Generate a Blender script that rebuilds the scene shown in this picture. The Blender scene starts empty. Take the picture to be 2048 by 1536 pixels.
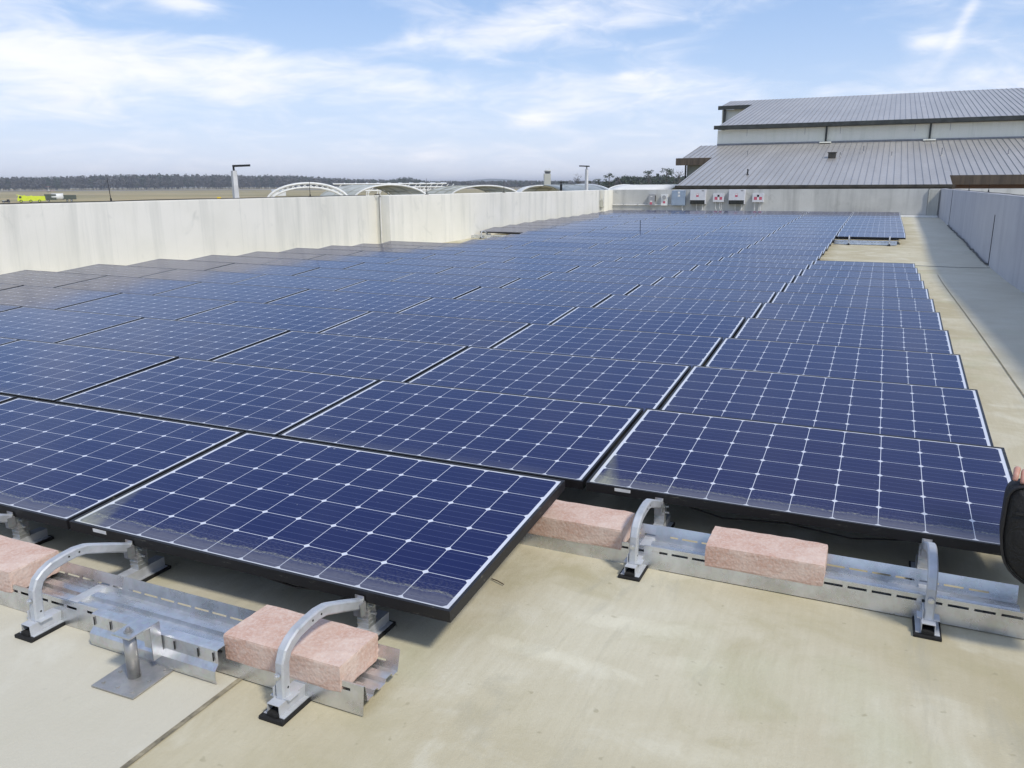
import bpy, bmesh, math, random
from mathutils import Vector, Matrix
random.seed(7)
S = bpy.context.scene
C = S.collection
PI = math.pi
# ------------------------------------------------------------------ camera
cam_d = bpy.data.cameras.new("camera"); cam = bpy.data.objects.new("camera", cam_d); C.objects.link(cam)
cam_d.sensor_width = 36.0; cam_d.lens = 28.221; cam_d.clip_start = 0.05; cam_d.clip_end = 30000
yaw, pit, rol = -0.425714, -0.2428, -0.0054486
f = Vector((math.sin(yaw)*math.cos(pit), math.cos(yaw)*math.cos(pit), math.sin(pit)))
rt = Vector((math.cos(yaw), -math.sin(yaw), 0)); up = rt.cross(f)
rt2 = math.cos(rol)*rt + math.sin(rol)*up; up2 = -math.sin(rol)*rt + math.cos(rol)*up
M = Matrix((rt2, up2, -f)).transposed().to_4x4(); M.translation = Vector((-0.60899, -1.92806, 1.25669))
cam.matrix_world = M
S.camera = cam
# ------------------------------------------------------------------ light
SUN = Vector((0.74, -0.37, 0.98)).normalized()
el = math.asin(SUN.z); az = math.atan2(SUN.x, SUN.y)
ld = bpy.data.lights.new("sun", 'SUN'); ld.energy = 2.45; ld.angle = math.radians(7); ld.color = (1.0, 0.935, 0.82)
lo = bpy.data.objects.new("sun", ld); C.objects.link(lo); lo.rotation_euler = (-SUN).to_track_quat('-Z', 'Y').to_euler()
W = bpy.data.worlds.new("World"); S.world = W; W.use_nodes = True
nt = W.node_tree; nt.nodes.clear()
def wn(t, **k):
    n = nt.nodes.new(t)
    for a, b in k.items(): setattr(n, a, b)
    return n
def L(a, b): nt.links.new(a, b)
def wm(op, a, b=None, c=None, clamp=False):
    n = wn('ShaderNodeMath', operation=op, use_clamp=clamp)
    for i, v in enumerate((a, b, c)):
        if v is None: continue
        if isinstance(v, (int, float)): n.inputs[i].default_value = v
        else: L(v, n.inputs[i])
    return n.outputs[0]
def wmix(fac, a, b):
    n = wn('ShaderNodeMix', data_type='RGBA')
    L(fac, n.inputs[0]) if not isinstance(fac, (int, float)) else setattr(n.inputs[0], 'default_value', fac)
    for i, v in ((6, a), (7, b)):
        if isinstance(v, tuple): n.inputs[i].default_value = (*v, 1)
        else: L(v, n.inputs[i])
    return n.outputs[2]
sky = wn('ShaderNodeTexSky'); sky.sky_type = 'NISHITA'; sky.sun_disc = False
sky.sun_elevation = el; sky.sun_rotation = az; sky.air_density = 1.0; sky.dust_density = 0.6; sky.ozone_density = 1.6
tc = wn('ShaderNodeTexCoord'); sp = wn('ShaderNodeSeparateXYZ'); L(tc.outputs['Generated'], sp.inputs[0])
X_, Y_, Z_ = sp.outputs
azn = wm('MULTIPLY', wm('ARCTAN2', X_, Y_), 180/PI); eln = wm('MULTIPLY', wm('ARCSINE', Z_), 180/PI)
# cloud layer seen in perspective: noise over (x/z, y/z)
zc = wm('ADD', wm('MAXIMUM', Z_, 0.0), 0.07)
cv = wn('ShaderNodeCombineXYZ'); L(wm('DIVIDE', X_, zc), cv.inputs[0]); L(wm('DIVIDE', Y_, zc), cv.inputs[1])
def wnoise(vec, scale, detail, rough, dist=0.0, lac=2.0):
    n = wn('ShaderNodeTexNoise'); L(vec, n.inputs['Vector']); n.inputs['Scale'].default_value = scale; n.inputs['Detail'].default_value = detail
    n.inputs['Roughness'].default_value = rough; n.inputs['Distortion'].default_value = dist; return n.outputs['Fac']
n1 = wnoise(cv.outputs[0], 0.42, 9, 0.58, 0.5); n2 = wnoise(cv.outputs[0], 2.1, 8, 0.62, 0.3)
sm = wn('ShaderNodeCombineXYZ'); L(wm('MULTIPLY', azn, 0.16), sm.inputs[0]); L(wm('MULTIPLY', eln, 0.55), sm.inputs[1])
n3 = wnoise(sm.outputs[0], 1.3, 8, 0.6, 0.6)
def blob(a0, e0, ra, re, rotd, amp):
    c, s = math.cos(math.radians(rotd)), math.sin(math.radians(rotd))
    da = wm('SUBTRACT', azn, a0); de = wm('SUBTRACT', eln, e0)
    p = wm('DIVIDE', wm('ADD', wm('MULTIPLY', da, c), wm('MULTIPLY', de, s)), ra)
    q = wm('DIVIDE', wm('SUBTRACT', wm('MULTIPLY', de, c), wm('MULTIPLY', da, s)), re)
    r = wm('ADD', wm('MULTIPLY', p, p), wm('MULTIPLY', q, q))
    return wm('MULTIPLY', wm('POWER', 2.718, wm('MULTIPLY', r, -1.0)), amp)
dens = wm('ADD', wm('MULTIPLY', wm('SUBTRACT', n1, 0.5), 0.75), wm('MULTIPLY', wm('SUBTRACT', n3, 0.5), 1.5))
dens = wm('ADD', dens, wm('MULTIPLY', wm('SUBTRACT', n2, 0.5), 0.28))
for b in [(-54, 7.2, 9, 2.2, -4, .62), (-43, 7.0, 9, 1.7, -3, .45), (-34, 6.9, 5, 1.0, -8, .30), (-24, 10.0, 9, 1.0, 8, .62), (-16, 10.2, 2.2, .6, 0, .3),
          (-45, 10.9, 2.2, .6, -10, .65), (1.2, 8.1, 1.5, .6, 0, .75), (3.3, 9.2, .35, 2.0, -24, .42), (-16, 6.1, 9, 1.3, 0, .45), (-23, 4.2, 1.5, .45, 5, .5), (-30, 1.9, 1.4, .35, 0, .5),
          (-16.5, 7.0, .9, .32, 0, .6), (5, 5.5, 5, 1.8, 0, .35), (-37, 10.2, 4.5, 1.3, 0, -.7), (-29, 8.6, 3, 1, 10, -.1), (-6, 8.5, 6, 1.8, 0, -.62), (-46, 9.6, 6, .5, 0, -.3), (80, 35, 60, 30, 0, .1)]:
    dens = wm('ADD', dens, blob(*b))
cl = wn('ShaderNodeMapRange'); cl.interpolation_type = 'SMOOTHSTEP'; L(dens, cl.inputs[0]); cl.inputs[1].default_value = -0.22; cl.inputs[2].default_value = 0.85; cl.inputs[4].default_value = 0.86
hz = wm('POWER', 2.718, wm('MULTIPLY', wm('MAXIMUM', eln, 0), -0.20))      # horizon murk, thins with height
SK = 1/0.11
blue = wmix(wm('POWER', 2.718, wm('MULTIPLY', wm('MAXIMUM', eln, 0), -0.075)), (0.115*SK*.85, 0.235*SK*.85, 0.53*SK*.85), (0.38*SK*.82, 0.59*SK*.82, 0.91*SK*.82))
base = wmix(0.72, sky.outputs[0], blue)
base = wmix(wm('MULTIPLY', hz, 0.95), base, (0.60*SK, 0.62*SK, 0.70*SK))
shade = wmix(wm('MULTIPLY', n2, 1.0, clamp=True), (0.65*SK, 0.65*SK, 0.70*SK), (0.79*SK, 0.79*SK, 0.82*SK))
col = wmix(cl.outputs[0], base, shade)
hi = wn('ShaderNodeMapRange'); hi.interpolation_type = 'SMOOTHSTEP'; L(eln, hi.inputs[0]); hi.inputs[1].default_value = 12; hi.inputs[2].default_value = 45; hi.inputs[4].default_value = .55
col = wmix(hi.outputs[0], col, (.39*SK, .44*SK, .56*SK))   # unseen upper sky paled to neutralise the ambient light
gnd = wmix(wm('GREATER_THAN', Z_, -0.002), (0.25*SK, 0.24*SK, 0.2*SK), col)
bg = wn('ShaderNodeBackground'); bg.inputs[1].default_value = 0.142; L(gnd, bg.inputs[0])
out = wn('ShaderNodeOutputWorld'); L(bg.outputs[0], out.inputs[0])
S.view_settings.view_transform = 'Standard'; S.view_settings.look = 'None'; S.view_settings.exposure = 0.24; S.view_settings.gamma = 1
S.cycles.max_bounces = 6; S.cycles.diffuse_bounces = 3; S.cycles.glossy_bounces = 4; S.cycles.volume_bounces = 0
S.cycles.volume_step_rate = 50; S.cycles.transparent_max_bounces = 6
# ------------------------------------------------------------------ material helper
class MT:
    def __init__(s, name, base=(.5, .5, .5), rough=.6, metal=0.0, spec=.5):
        s.m = bpy.data.materials.new(name); s.m.use_nodes = True; s.t = s.m.node_tree
        s.p = s.t.nodes['Principled BSDF']; s.p.inputs['Base Color'].default_value = (*base, 1)
        s.p.inputs['Roughness'].default_value = rough; s.p.inputs['Metallic'].default_value = metal; s.p.inputs['Specular IOR Level'].default_value = spec
        s.co = None
    def n(s, t, **k):
        n = s.t.nodes.new(t)
        for a, b in k.items(): setattr(n, a, b)
        return n
    def l(s, a, b): s.t.links.new(a, b)
    def coord(s, kind='Object'):
        if s.co is None: s.co = s.n('ShaderNodeTexCoord')
        return s.co.outputs[kind]
    def world(s): return s.n('ShaderNodeNewGeometry').outputs['Position']
    def mp(s, vec, sc=(1, 1, 1), rot=(0, 0, 0)):
        n = s.n('ShaderNodeMapping'); s.l(vec, n.inputs[0]); n.inputs['Scale'].default_value = sc; n.inputs['Rotation'].default_value = rot; return n.outputs[0]
    def noise(s, vec, scale, detail=5, rough=.55, dist=0):
        n = s.n('ShaderNodeTexNoise'); s.l(vec, n.inputs['Vector']); n.inputs['Scale'].default_value = scale; n.inputs['Detail'].default_value = detail
        n.inputs['Roughness'].default_value = rough; n.inputs['Distortion'].default_value = dist; return n.outputs['Fac']
    def m_(s, op, a, b=None, c=None, clamp=False):
        n = s.n('ShaderNodeMath', operation=op, use_clamp=clamp)
        for i, v in enumerate((a, b, c)):
            if v is None: continue
            if isinstance(v, (int, float)): n.inputs[i].default_value = v
            else: s.l(v, n.inputs[i])
        return n.outputs[0]
    def rng(s, v, a, b, c=0., d=1.):
        n = s.n('ShaderNodeMapRange'); s.l(v, n.inputs[0])
        for i, k in enumerate((a, b, c, d)): n.inputs[i+1].default_value = k
        return n.outputs[0]
    def mix(s, fac, a, b, bt='MIX'):
        n = s.n('ShaderNodeMix', data_type='RGBA', blend_type=bt)
        if isinstance(fac, (int, float)): n.inputs[0].default_value = fac
        else: s.l(fac, n.inputs[0])
        for i, v in ((6, a), (7, b)):
            if isinstance(v, tuple): n.inputs[i].default_value = (*v, 1)
            else: s.l(v, n.inputs[i])
        return n.outputs[2]
    def base(s, c): s.l(c, s.p.inputs['Base Color']); return s
    def bump(s, h, strength=.3, dist=.01):
        n = s.n('ShaderNodeBump'); n.inputs['Strength'].default_value = strength; n.inputs['Distance'].default_value = dist; s.l(h, n.inputs['Height']); s.l(n.outputs[0], s.p.inputs['Normal'])
        return s
def simple(name, base, rough=.6, metal=0., var=.12, scale=12, spec=.5):
    t = MT(name, base, rough, metal, spec); nz = t.noise(t.coord(), scale, 6, .6)
    d = tuple(c*(1-var*1.6) for c in base); e = tuple(min(1, c*(1+var)) for c in base)
    t.base(t.mix(t.rng(nz, .3, .7), d, e)); t.l(t.rng(nz, .3, .7, rough*.85, min(1, rough*1.15)), t.p.inputs['Roughness'])
    return t.m
MAT = {}
# roof deck: cream coated concrete with brushed streaks, stains and pale scuffs
t = MT('deck_coating', rough=.75); w = t.world(); sx = t.n('ShaderNodeSeparateXYZ'); t.l(w, sx.inputs[0])
big = t.noise(w, .55, 6, .6, .4); mid = t.noise(w, 2.3, 8, .62, .6); brush = t.noise(t.mp(w, (55, 4, 1), (0, 0, .12)), 1, 5, .6)
fine = t.noise(w, 90, 3, .7)
c = t.mix(t.rng(big, .36, .64), (.45, .395, .255), (.60, .56, .425))
c = t.mix(t.rng(mid, .52, .66, 0, .75), c, (.64, .61, .49))
c = t.mix(t.rng(mid, .47, .30, 0, .75), c, (.41, .365, .215))
grn = t.noise(w, 1.3, 4, .5); c = t.mix(t.rng(grn, .56, .70, 0, .35), c, (.42, .45, .27))
c = t.mix(t.rng(brush, .35, .65, 0, .18), c, (.38, .34, .22)); c = t.mix(t.rng(fine, .3, .7, 0, .12), c, (.33, .3, .2))
pit_ = t.noise(w, 26, 2, .5); c = t.mix(t.rng(pit_, .70, .76, 0, .5), c, (.30, .27, .17))
# different pour left of the joint: greyer and paler; right wall's shade painted as a greyed strip
wob = t.m_('MULTIPLY', t.m_('SUBTRACT', t.noise(w, 11, 8, .75, .8), .5), 4.0)
for (qx, qy, ra, rb, an, am) in ((-1.26, .46, .24, .055, .12, .55), (-1.40, .175, .26, .045, -.06, .65), (-1.05, .30, .12, .04, .3, .3), (-.9, -.1, .22, .06, .2, .3), (-2.0, .75, .3, .1, 0, .4)):
    ax_ = t.m_('SUBTRACT', sx.outputs[0], qx); ay_ = t.m_('SUBTRACT', sx.outputs[1], qy); ca_, sa_ = math.cos(an), math.sin(an)
    pp = t.m_('DIVIDE', t.m_('ADD', t.m_('MULTIPLY', ax_, ca_), t.m_('MULTIPLY', ay_, sa_)), ra); qq = t.m_('DIVIDE', t.m_('SUBTRACT', t.m_('MULTIPLY', ay_, ca_), t.m_('MULTIPLY', ax_, sa_)), rb)
    rr = t.m_('ADD', t.m_('ADD', t.m_('MULTIPLY', pp, pp), t.m_('MULTIPLY', qq, qq)), wob); c = t.mix(t.rng(rr, 1.2, -.3, 0, am), c, (.70, .67, .53))
dk = t.noise(t.mp(w, (1, .35, 1)), 3.1, 7, .7, .8); c = t.mix(t.rng(dk, .58, .70, 0, .45), c, (.36, .345, .27))
lf = t.m_('MULTIPLY', t.rng(sx.outputs[0], -2.235, -2.250), t.rng(sx.outputs[1], .2, -.2)); c = t.mix(t.m_('MULTIPLY', lf, .55), c, (.60, .585, .515))
rw = t.m_('MULTIPLY', t.rng(sx.outputs[0], .35, .55), t.rng(sx.outputs[1], 1.5, 3.5)); c = t.mix(t.m_('MULTIPLY', rw, .55), c, (.54, .53, .47))
grit = t.noise(w, 320, 2, .6); t.base(c).bump(t.m_('ADD', t.m_('ADD', t.m_('MULTIPLY', brush, .5), t.m_('MULTIPLY', fine, .8)), t.m_('MULTIPLY', grit, .5)), .35, .004)
MAT['deck'] = t.m
def conc(name, a, b, stain, bluish=None):
    t = MT(name, rough=.8); w = t.world()
    big = t.noise(w, .7, 5, .6); streak = t.noise(t.mp(w, (2.6, 2.6, .22)), 1, 7, .6, .3); blot = t.noise(w, 1.7, 7, .65, .8)
    c = t.mix(t.rng(big, .35, .65), a, b); c = t.mix(t.rng(streak, .50, .70, 0, .55), c, stain)
    c = t.mix(t.rng(blot, .60, .72, 0, .5), c, stain); f_ = t.noise(w, 60, 4, .6); c = t.mix(t.rng(f_, .3, .7, 0, .12), c, stain)
    thin = t.noise(t.mp(w, (14, 14, .12)), 1, 4, .55); c = t.mix(t.rng(thin, .63, .72, 0, .35), c, stain)
    t.base(c).bump(t.noise(w, 25, 6, .65), .25, .006); return t.m
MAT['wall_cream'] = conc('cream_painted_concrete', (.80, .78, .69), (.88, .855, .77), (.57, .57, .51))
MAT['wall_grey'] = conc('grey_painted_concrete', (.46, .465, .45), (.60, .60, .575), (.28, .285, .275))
MAT['wall_shade_tint'] = conc('shade_tinted_concrete', (.45, .45, .475), (.53, .53, .545), (.36, .36, .39))  # cool tint of the shaded right wall put into its concrete colour
def galv(name, base=(.46, .49, .52), rough=.34, metal=.85, sp=.22):
    t = MT(name, rough=rough, metal=metal); w = t.coord(); v = t.n('ShaderNodeTexVoronoi'); t.l(w, v.inputs['Vector']); v.inputs['Scale'].default_value = 70
    nz = t.noise(w, 9, 6, .6); c = t.mix(t.rng(nz, .35, .65), tuple(x*.82 for x in base), tuple(x*1.12 for x in base))
    c = t.mix(sp, c, v.outputs['Color'], 'OVERLAY'); hs = t.n('ShaderNodeHueSaturation'); hs.inputs['Saturation'].default_value = .35; t.l(c, hs.inputs['Color'])
    t.base(hs.outputs[0]); t.l(t.rng(nz, .3, .7, rough*.8, rough*1.25), t.p.inputs['Roughness']); return t.m
MAT['galv'] = galv('galvanised_steel', (.56, .60, .63), .34, .8, .12); MAT['tube'] = galv('galvanised_tube_steel', (.42, .48, .56), .55, .4, .04); MAT['tray'] = galv('galvanised_tray_steel', (.60, .63, .65), .27, .85, .09)
MAT['stainless'] = galv('stainless_steel', (.40, .38, .35), .42, .6, .05)
MAT['rubber'] = simple('black_rubber', (.012, .012, .012), .85, 0, .6, 60)
t = MT('pink_concrete_paver', rough=.9); w = t.coord(); a = t.noise(w, 6, 7, .7, .6); b = t.noise(w, 110, 5, .75); vo = t.n('ShaderNodeTexVoronoi'); t.l(w, vo.inputs['Vector']); vo.inputs['Scale'].default_value = 90
c = t.mix(t.rng(a, .38, .62), (.52, .325, .25), (.65, .50, .42)); c = t.mix(t.rng(b, .45, .7, 0, .7), c, (.68, .59, .53)); c = t.mix(t.rng(b, .38, .28, 0, .5), c, (.40, .24, .20))
t.base(c).bump(t.m_('ADD', b, t.m_('MULTIPLY', vo.outputs['Distance'], .8)), .7, .002); MAT['paver'] = t.m
MAT['frame'] = simple('black_anodised_frame', (.014, .014, .017), .38, .3, .3, 30)
t = MT('dirty_black_frame', rough=.5); w = t.coord(); b = t.noise(t.mp(w, (14, 14, 40)), 1, 6, .75); t.base(t.mix(t.rng(b, .60, .72, 0, .7), (.010, .010, .012), (.20, .19, .15))); MAT['frame_dirty'] = t.m
PW, PH = 1.679, 0.992
def laminate(name, dust):
    t = MT(name, rough=.1); o = t.coord(); s_ = t.n('ShaderNodeSeparateXYZ'); t.l(o, s_.inputs[0]); x, y = s_.outputs[0], s_.outputs[1]
    mx, my = .025, .018; cw, ch = (PW-2*mx)/10, (PH-2*my)/6
    u = t.m_('DIVIDE', t.m_('SUBTRACT', x, mx), cw); v = t.m_('DIVIDE', t.m_('SUBTRACT', y, my), ch)
    fu = t.m_('FRACT', u); fv = t.m_('FRACT', v)
    du = t.m_('MULTIPLY', t.m_('MINIMUM', fu, t.m_('SUBTRACT', 1, fu)), cw); dv = t.m_('MULTIPLY', t.m_('MINIMUM', fv, t.m_('SUBTRACT', 1, fv)), ch)
    gap = t.m_('MAXIMUM', t.m_('LESS_THAN', du, .0013), t.m_('LESS_THAN', dv, .0013))
    gap = t.m_('MAXIMUM', gap, t.m_('LESS_THAN', t.m_('ADD', du, dv), .0135))
    ins = t.m_('MULTIPLY', t.m_('MULTIPLY', t.m_('GREATER_THAN', u, 0), t.m_('LESS_THAN', u, 10)), t.m_('MULTIPLY', t.m_('GREATER_THAN', v, 0), t.m_('LESS_THAN', v, 6)))
    white = t.m_('MAXIMUM', gap, t.m_('SUBTRACT', 1, ins))
    bus = t.m_('LESS_THAN', t.m_('MULTIPLY', t.m_('ABSOLUTE', t.m_('SUBTRACT', t.m_('FRACT', t.m_('MULTIPLY', fv, 4)), .5)), ch/4), .0008)
    oi = t.n('ShaderNodeObjectInfo')
    # each cell and each module a slightly different blue
    cid = t.n('ShaderNodeCombineXYZ'); t.l(t.m_('FLOOR', u), cid.inputs[0]); t.l(t.m_('FLOOR', v), cid.inputs[1]); t.l(t.m_('MULTIPLY', oi.outputs['Random'], 97), cid.inputs[2])
    wn_ = t.n('ShaderNodeTexWhiteNoise'); t.l(cid.outputs[0], wn_.inputs[0])
    ca = t.mix(oi.outputs['Random'], (.0014, .0048, .060), (.0090, .0058, .044)); cell = t.mix(t.m_('MULTIPLY', wn_.outputs['Value'], .55), ca, (.0015, .007, .066))
    off = t.n('ShaderNodeVectorMath', operation='ADD'); t.l(o, off.inputs[0]); cc = t.n('ShaderNodeCombineXYZ'); t.l(t.m_('MULTIPLY', oi.outputs['Random'], 50), cc.inputs[0]); t.l(cc.outputs[0], off.inputs[1])
    P = off.outputs[0]
    grain = t.noise(t.mp(P, (500, 500, 1)), 1, 2, .6); cell = t.mix(t.rng(grain, .3, .7, 0, .35), cell, (.005, .011, .075))
    cell = t.mix(t.m_('MULTIPLY', bus, .42), cell, (.17, .20, .34))
    col = t.mix(white, cell, (.62, .65, .72))
    # thin film of dust everywhere, heavy silt at the low edge
    film = t.noise(P, 2.2, 6, .6, .5); speck = t.noise(t.mp(P, (70, 170, 1)), 1, 4, .75); sm_ = t.noise(t.mp(P, (9, 2, 1)), 1, 6, .65, .4)
    k = t.m_('MULTIPLY', t.rng(film, .3, .75, .001, .022), t.rng(oi.outputs['Random'], 0, 1, .3, 1.8))
    if dust > 0:
        edge = t.m_('ADD', y, t.m_('MULTIPLY', t.m_('SUBTRACT', sm_, .5), .06))
        band = t.rng(edge, .100, .055); band2 = t.rng(edge, .21, .08, 0, .30)
        gr = t.rng(speck, .3, .7, .5, 1)
        k2 = t.m_('MULTIPLY', t.m_('MAXIMUM', t.m_('MULTIPLY', band, .40), t.m_('MULTIPLY', band2, t.rng(speck, .45, .62, 0, .8))), t.m_('MULTIPLY', gr, dust)); k = t.m_('MAXIMUM', k, k2)
        line = t.m_('MULTIPLY', t.rng(t.m_('ABSOLUTE', t.m_('SUBTRACT', edge, .085)), .010, .002), t.rng(speck, .42, .6, 0, dust))
    col = t.mix(k, col, (.30, .30, .29))
    if dust > .5: col = t.mix(t.m_('MULTIPLY', line, .32), col, (.55, .55, .36))
    poll = t.m_('MULTIPLY', t.rng(t.m_('ADD', x, t.m_('MULTIPLY', y, .35)), .16, .05), t.rng(sm_, .35, .6)); col = t.mix(t.m_('MULTIPLY', poll, .55 if dust > .5 else .05), col, (.62, .62, .34))
    sp2 = t.noise(P, 38, 2, .4); col = t.mix(t.rng(sp2, .76, .79, 0, .5), col, (.4, .42, .45))
    t.base(col); r_ = t.m_('ADD', .115, t.m_('MULTIPLY', k, .9)); t.l(r_, t.p.inputs['Roughness']); t.p.inputs['IOR'].default_value = 1.40; t.p.inputs['Specular Tint'].default_value = (.42, .58, 1, 1)
    return t.m
MAT['cells'] = laminate('solar_cells_under_glass', .30); MAT['cells_dusty'] = laminate('dusty_solar_cells', 1.0)
MAT['sticker'] = simple('white_paper_sticker', (.75, .75, .74), .7); MAT['darkhole'] = simple('dark_opening', (.01, .01, .01), .9)
t = MT('lavender_grey_metal_roof', rough=.36, metal=.45); w = t.world(); nz = t.noise(t.mp(w, (.5, .15, .15)), 1, 6, .6); n2_ = t.noise(w, 3, 5, .6)
pan = t.n('ShaderNodeTexWhiteNoise'); pan.noise_dimensions = '1D'; s3 = t.n('ShaderNodeSeparateXYZ'); t.l(w, s3.inputs[0]); t.l(t.m_('FLOOR', t.m_('DIVIDE', s3.outputs[0], .46)), pan.inputs['W'])
c = t.mix(t.rng(nz, .35, .65), (.44, .415, .385), (.53, .50, .465)); c = t.mix(t.m_('MULTIPLY', pan.outputs['Value'], .25), c, (.39, .375, .35)); t.base(c); t.l(t.rng(n2_, .3, .7, .30, .44), t.p.inputs['Roughness']); MAT['roof'] = t.m
MAT['seam'] = simple('roof_seam_metal', (.27, .275, .29), .45, .4, .15, 2)
MAT['cladding'] = conc('cream_metal_cladding', (.84, .84, .73), (.88, .87, .78), (.72, .73, .63))
MAT['fascia'] = simple('dark_bronze_fascia', (.062, .056, .045), .55, .2, .35, 1.3); MAT['gutter'] = simple('dark_green_gutter', (.05, .055, .05), .5, .3, .3, 1.5)
t = MT('weathered_brown_fascia', rough=.7); w = t.world(); nz = t.noise(t.mp(w, (3.5, 3.5, .3)), 1, 6, .65); t.base(t.mix(t.rng(nz, .35, .65), (.055, .042, .032), (.115, .088, .062))); MAT['brown'] = t.m
MAT['white_paint'] = simple('white_painted_steel', (.78, .79, .78), .5, 0, .08, 3); MAT['white_conduit'] = simple('white_conduit_pipe', (.74, .74, .72), .55)
MAT['inverter'] = simple('pale_grey_enamel', (.62, .63, .67), .45, 0, .05, 5); MAT['inv_dark'] = simple('dark_heat_sink', (.02, .022, .02), .6, .1, .5, 20)
MAT['cab_blue'] = simple('blue_grey_enamel', (.27, .34, .44), .5, 0, .08, 4); MAT['disc_grey'] = simple('mid_grey_enamel', (.33, .34, .36), .5, 0, .1, 6)
MAT['red_label'] = simple('red_warning_label', (.52, .10, .16), .6); MAT['beige_box'] = simple('beige_enamel', (.50, .50, .43), .6)
MAT['black'] = simple('matt_black_metal', (.015, .015, .017), .5, .2); MAT['lamp_conc'] = simple('pale_lamp_pole', (.62, .62, .62), .6, 0, .1, 4)
MAT['canopy'] = simple('white_canopy_membrane', (.74, .74, .71), .55, 0, .06, .5); MAT['canopy_grey'] = simple('grey_canopy_roof', (.42, .45, .45), .5, .1, .1, .6); MAT['underside'] = simple('dull_canopy_underside', (.30, .31, .27), .8, 0, .2, .8)
MAT['lime'] = simple('lime_yellow_paint', (.66, .78, .02), .35, 0, .06, 1); MAT['tyre'] = simple('tyre_rubber', (.02, .02, .02), .85); MAT['glass_dark'] = simple('dark_glass', (.02, .03, .035), .12)
MAT['olive'] = simple('dark_olive_paint', (.06, .075, .05), .6); MAT['red_paint'] = simple('faded_red_paint', (.55, .12, .10), .5); MAT['yellow_sign'] = simple('yellow_sign_paint', (.75, .55, .02), .5)
MAT['tower'] = conc('tower_concrete', (.52, .53, .46), (.58, .58, .52), (.42, .43, .38))
t = MT('black_nylon', (.006, .006, .007), .7); w = t.coord(); t.bump(t.m_('ADD', t.noise(w, 14, 4, .6, 1.2), t.m_('MULTIPLY', t.noise(w, 400, 2, .5), .12)), .9, .02); MAT['bag'] = t.m; MAT['cloth'] = simple('black_jacket_cloth', (.012, .012, .014), .9, 0, .3, 40); MAT['denim'] = simple('dark_trouser_cloth', (.03, .034, .05), .9, 0, .3, 60)
t = MT('skin', rough=.5); w = t.coord(); t.base(t.mix(t.rng(t.noise(w, 30, 4, .6), .3, .7), (.44, .22, .16), (.60, .34, .26))); t.p.inputs['Subsurface Weight'].default_value = .08; MAT['skin'] = t.m
MAT['hair'] = simple('dark_brown_hair', (.03, .02, .014), .7, 0, .5, 80); MAT['twig'] = simple('dry_twig_bark', (.10, .075, .05), .9)
# airfield
t = MT('airfield_grass', rough=.95); w = t.world(); r1 = math.radians(36)
st = t.noise(t.mp(w, (.0016, .018, 1), (0, 0, -r1)), 1, 7, .65, .2); st2 = t.noise(t.mp(w, (.004, .05, 1), (0, 0, -r1)), 1, 6, .6); g = t.noise(w, .03, 8, .7)
c = t.mix(t.rng(st, .42, .58), (.27, .22, .09), (.42, .33, .16)); c = t.mix(t.rng(st2, .50, .62, 0, .75), c, (.19, .19, .08)); c = t.mix(t.rng(st2, .42, .34, 0, .55), c, (.40, .38, .33)); c = t.mix(t.rng(g, .4, .7, 0, .4), c, (.18, .15, .08))
t.base(c); MAT['grass'] = t.m
def leafmat(name, a, b):
    t = MT(name, rough=.85); oi = t.n('ShaderNodeNewGeometry'); nz = t.noise(t.world(), .12, 3, .6); c = t.mix(oi.outputs['Random Per Island'], a, b); t.base(t.mix(t.rng(nz, .4, .65, 0, .5), c, tuple(x*.6 for x in a))); return t.m
MAT['pine'] = leafmat('evergreen_foliage', (.030, .050, .028), (.060, .085, .045)); MAT['bare'] = leafmat('bare_winter_crowns', (.085, .085, .080), (.145, .138, .130)); MAT['bark'] = simple('dark_bark', (.06, .05, .04), .95)
MAT['runway'] = simple('pale_runway_concrete', (.42, .41, .39), .9, 0, .1, .01)
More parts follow.
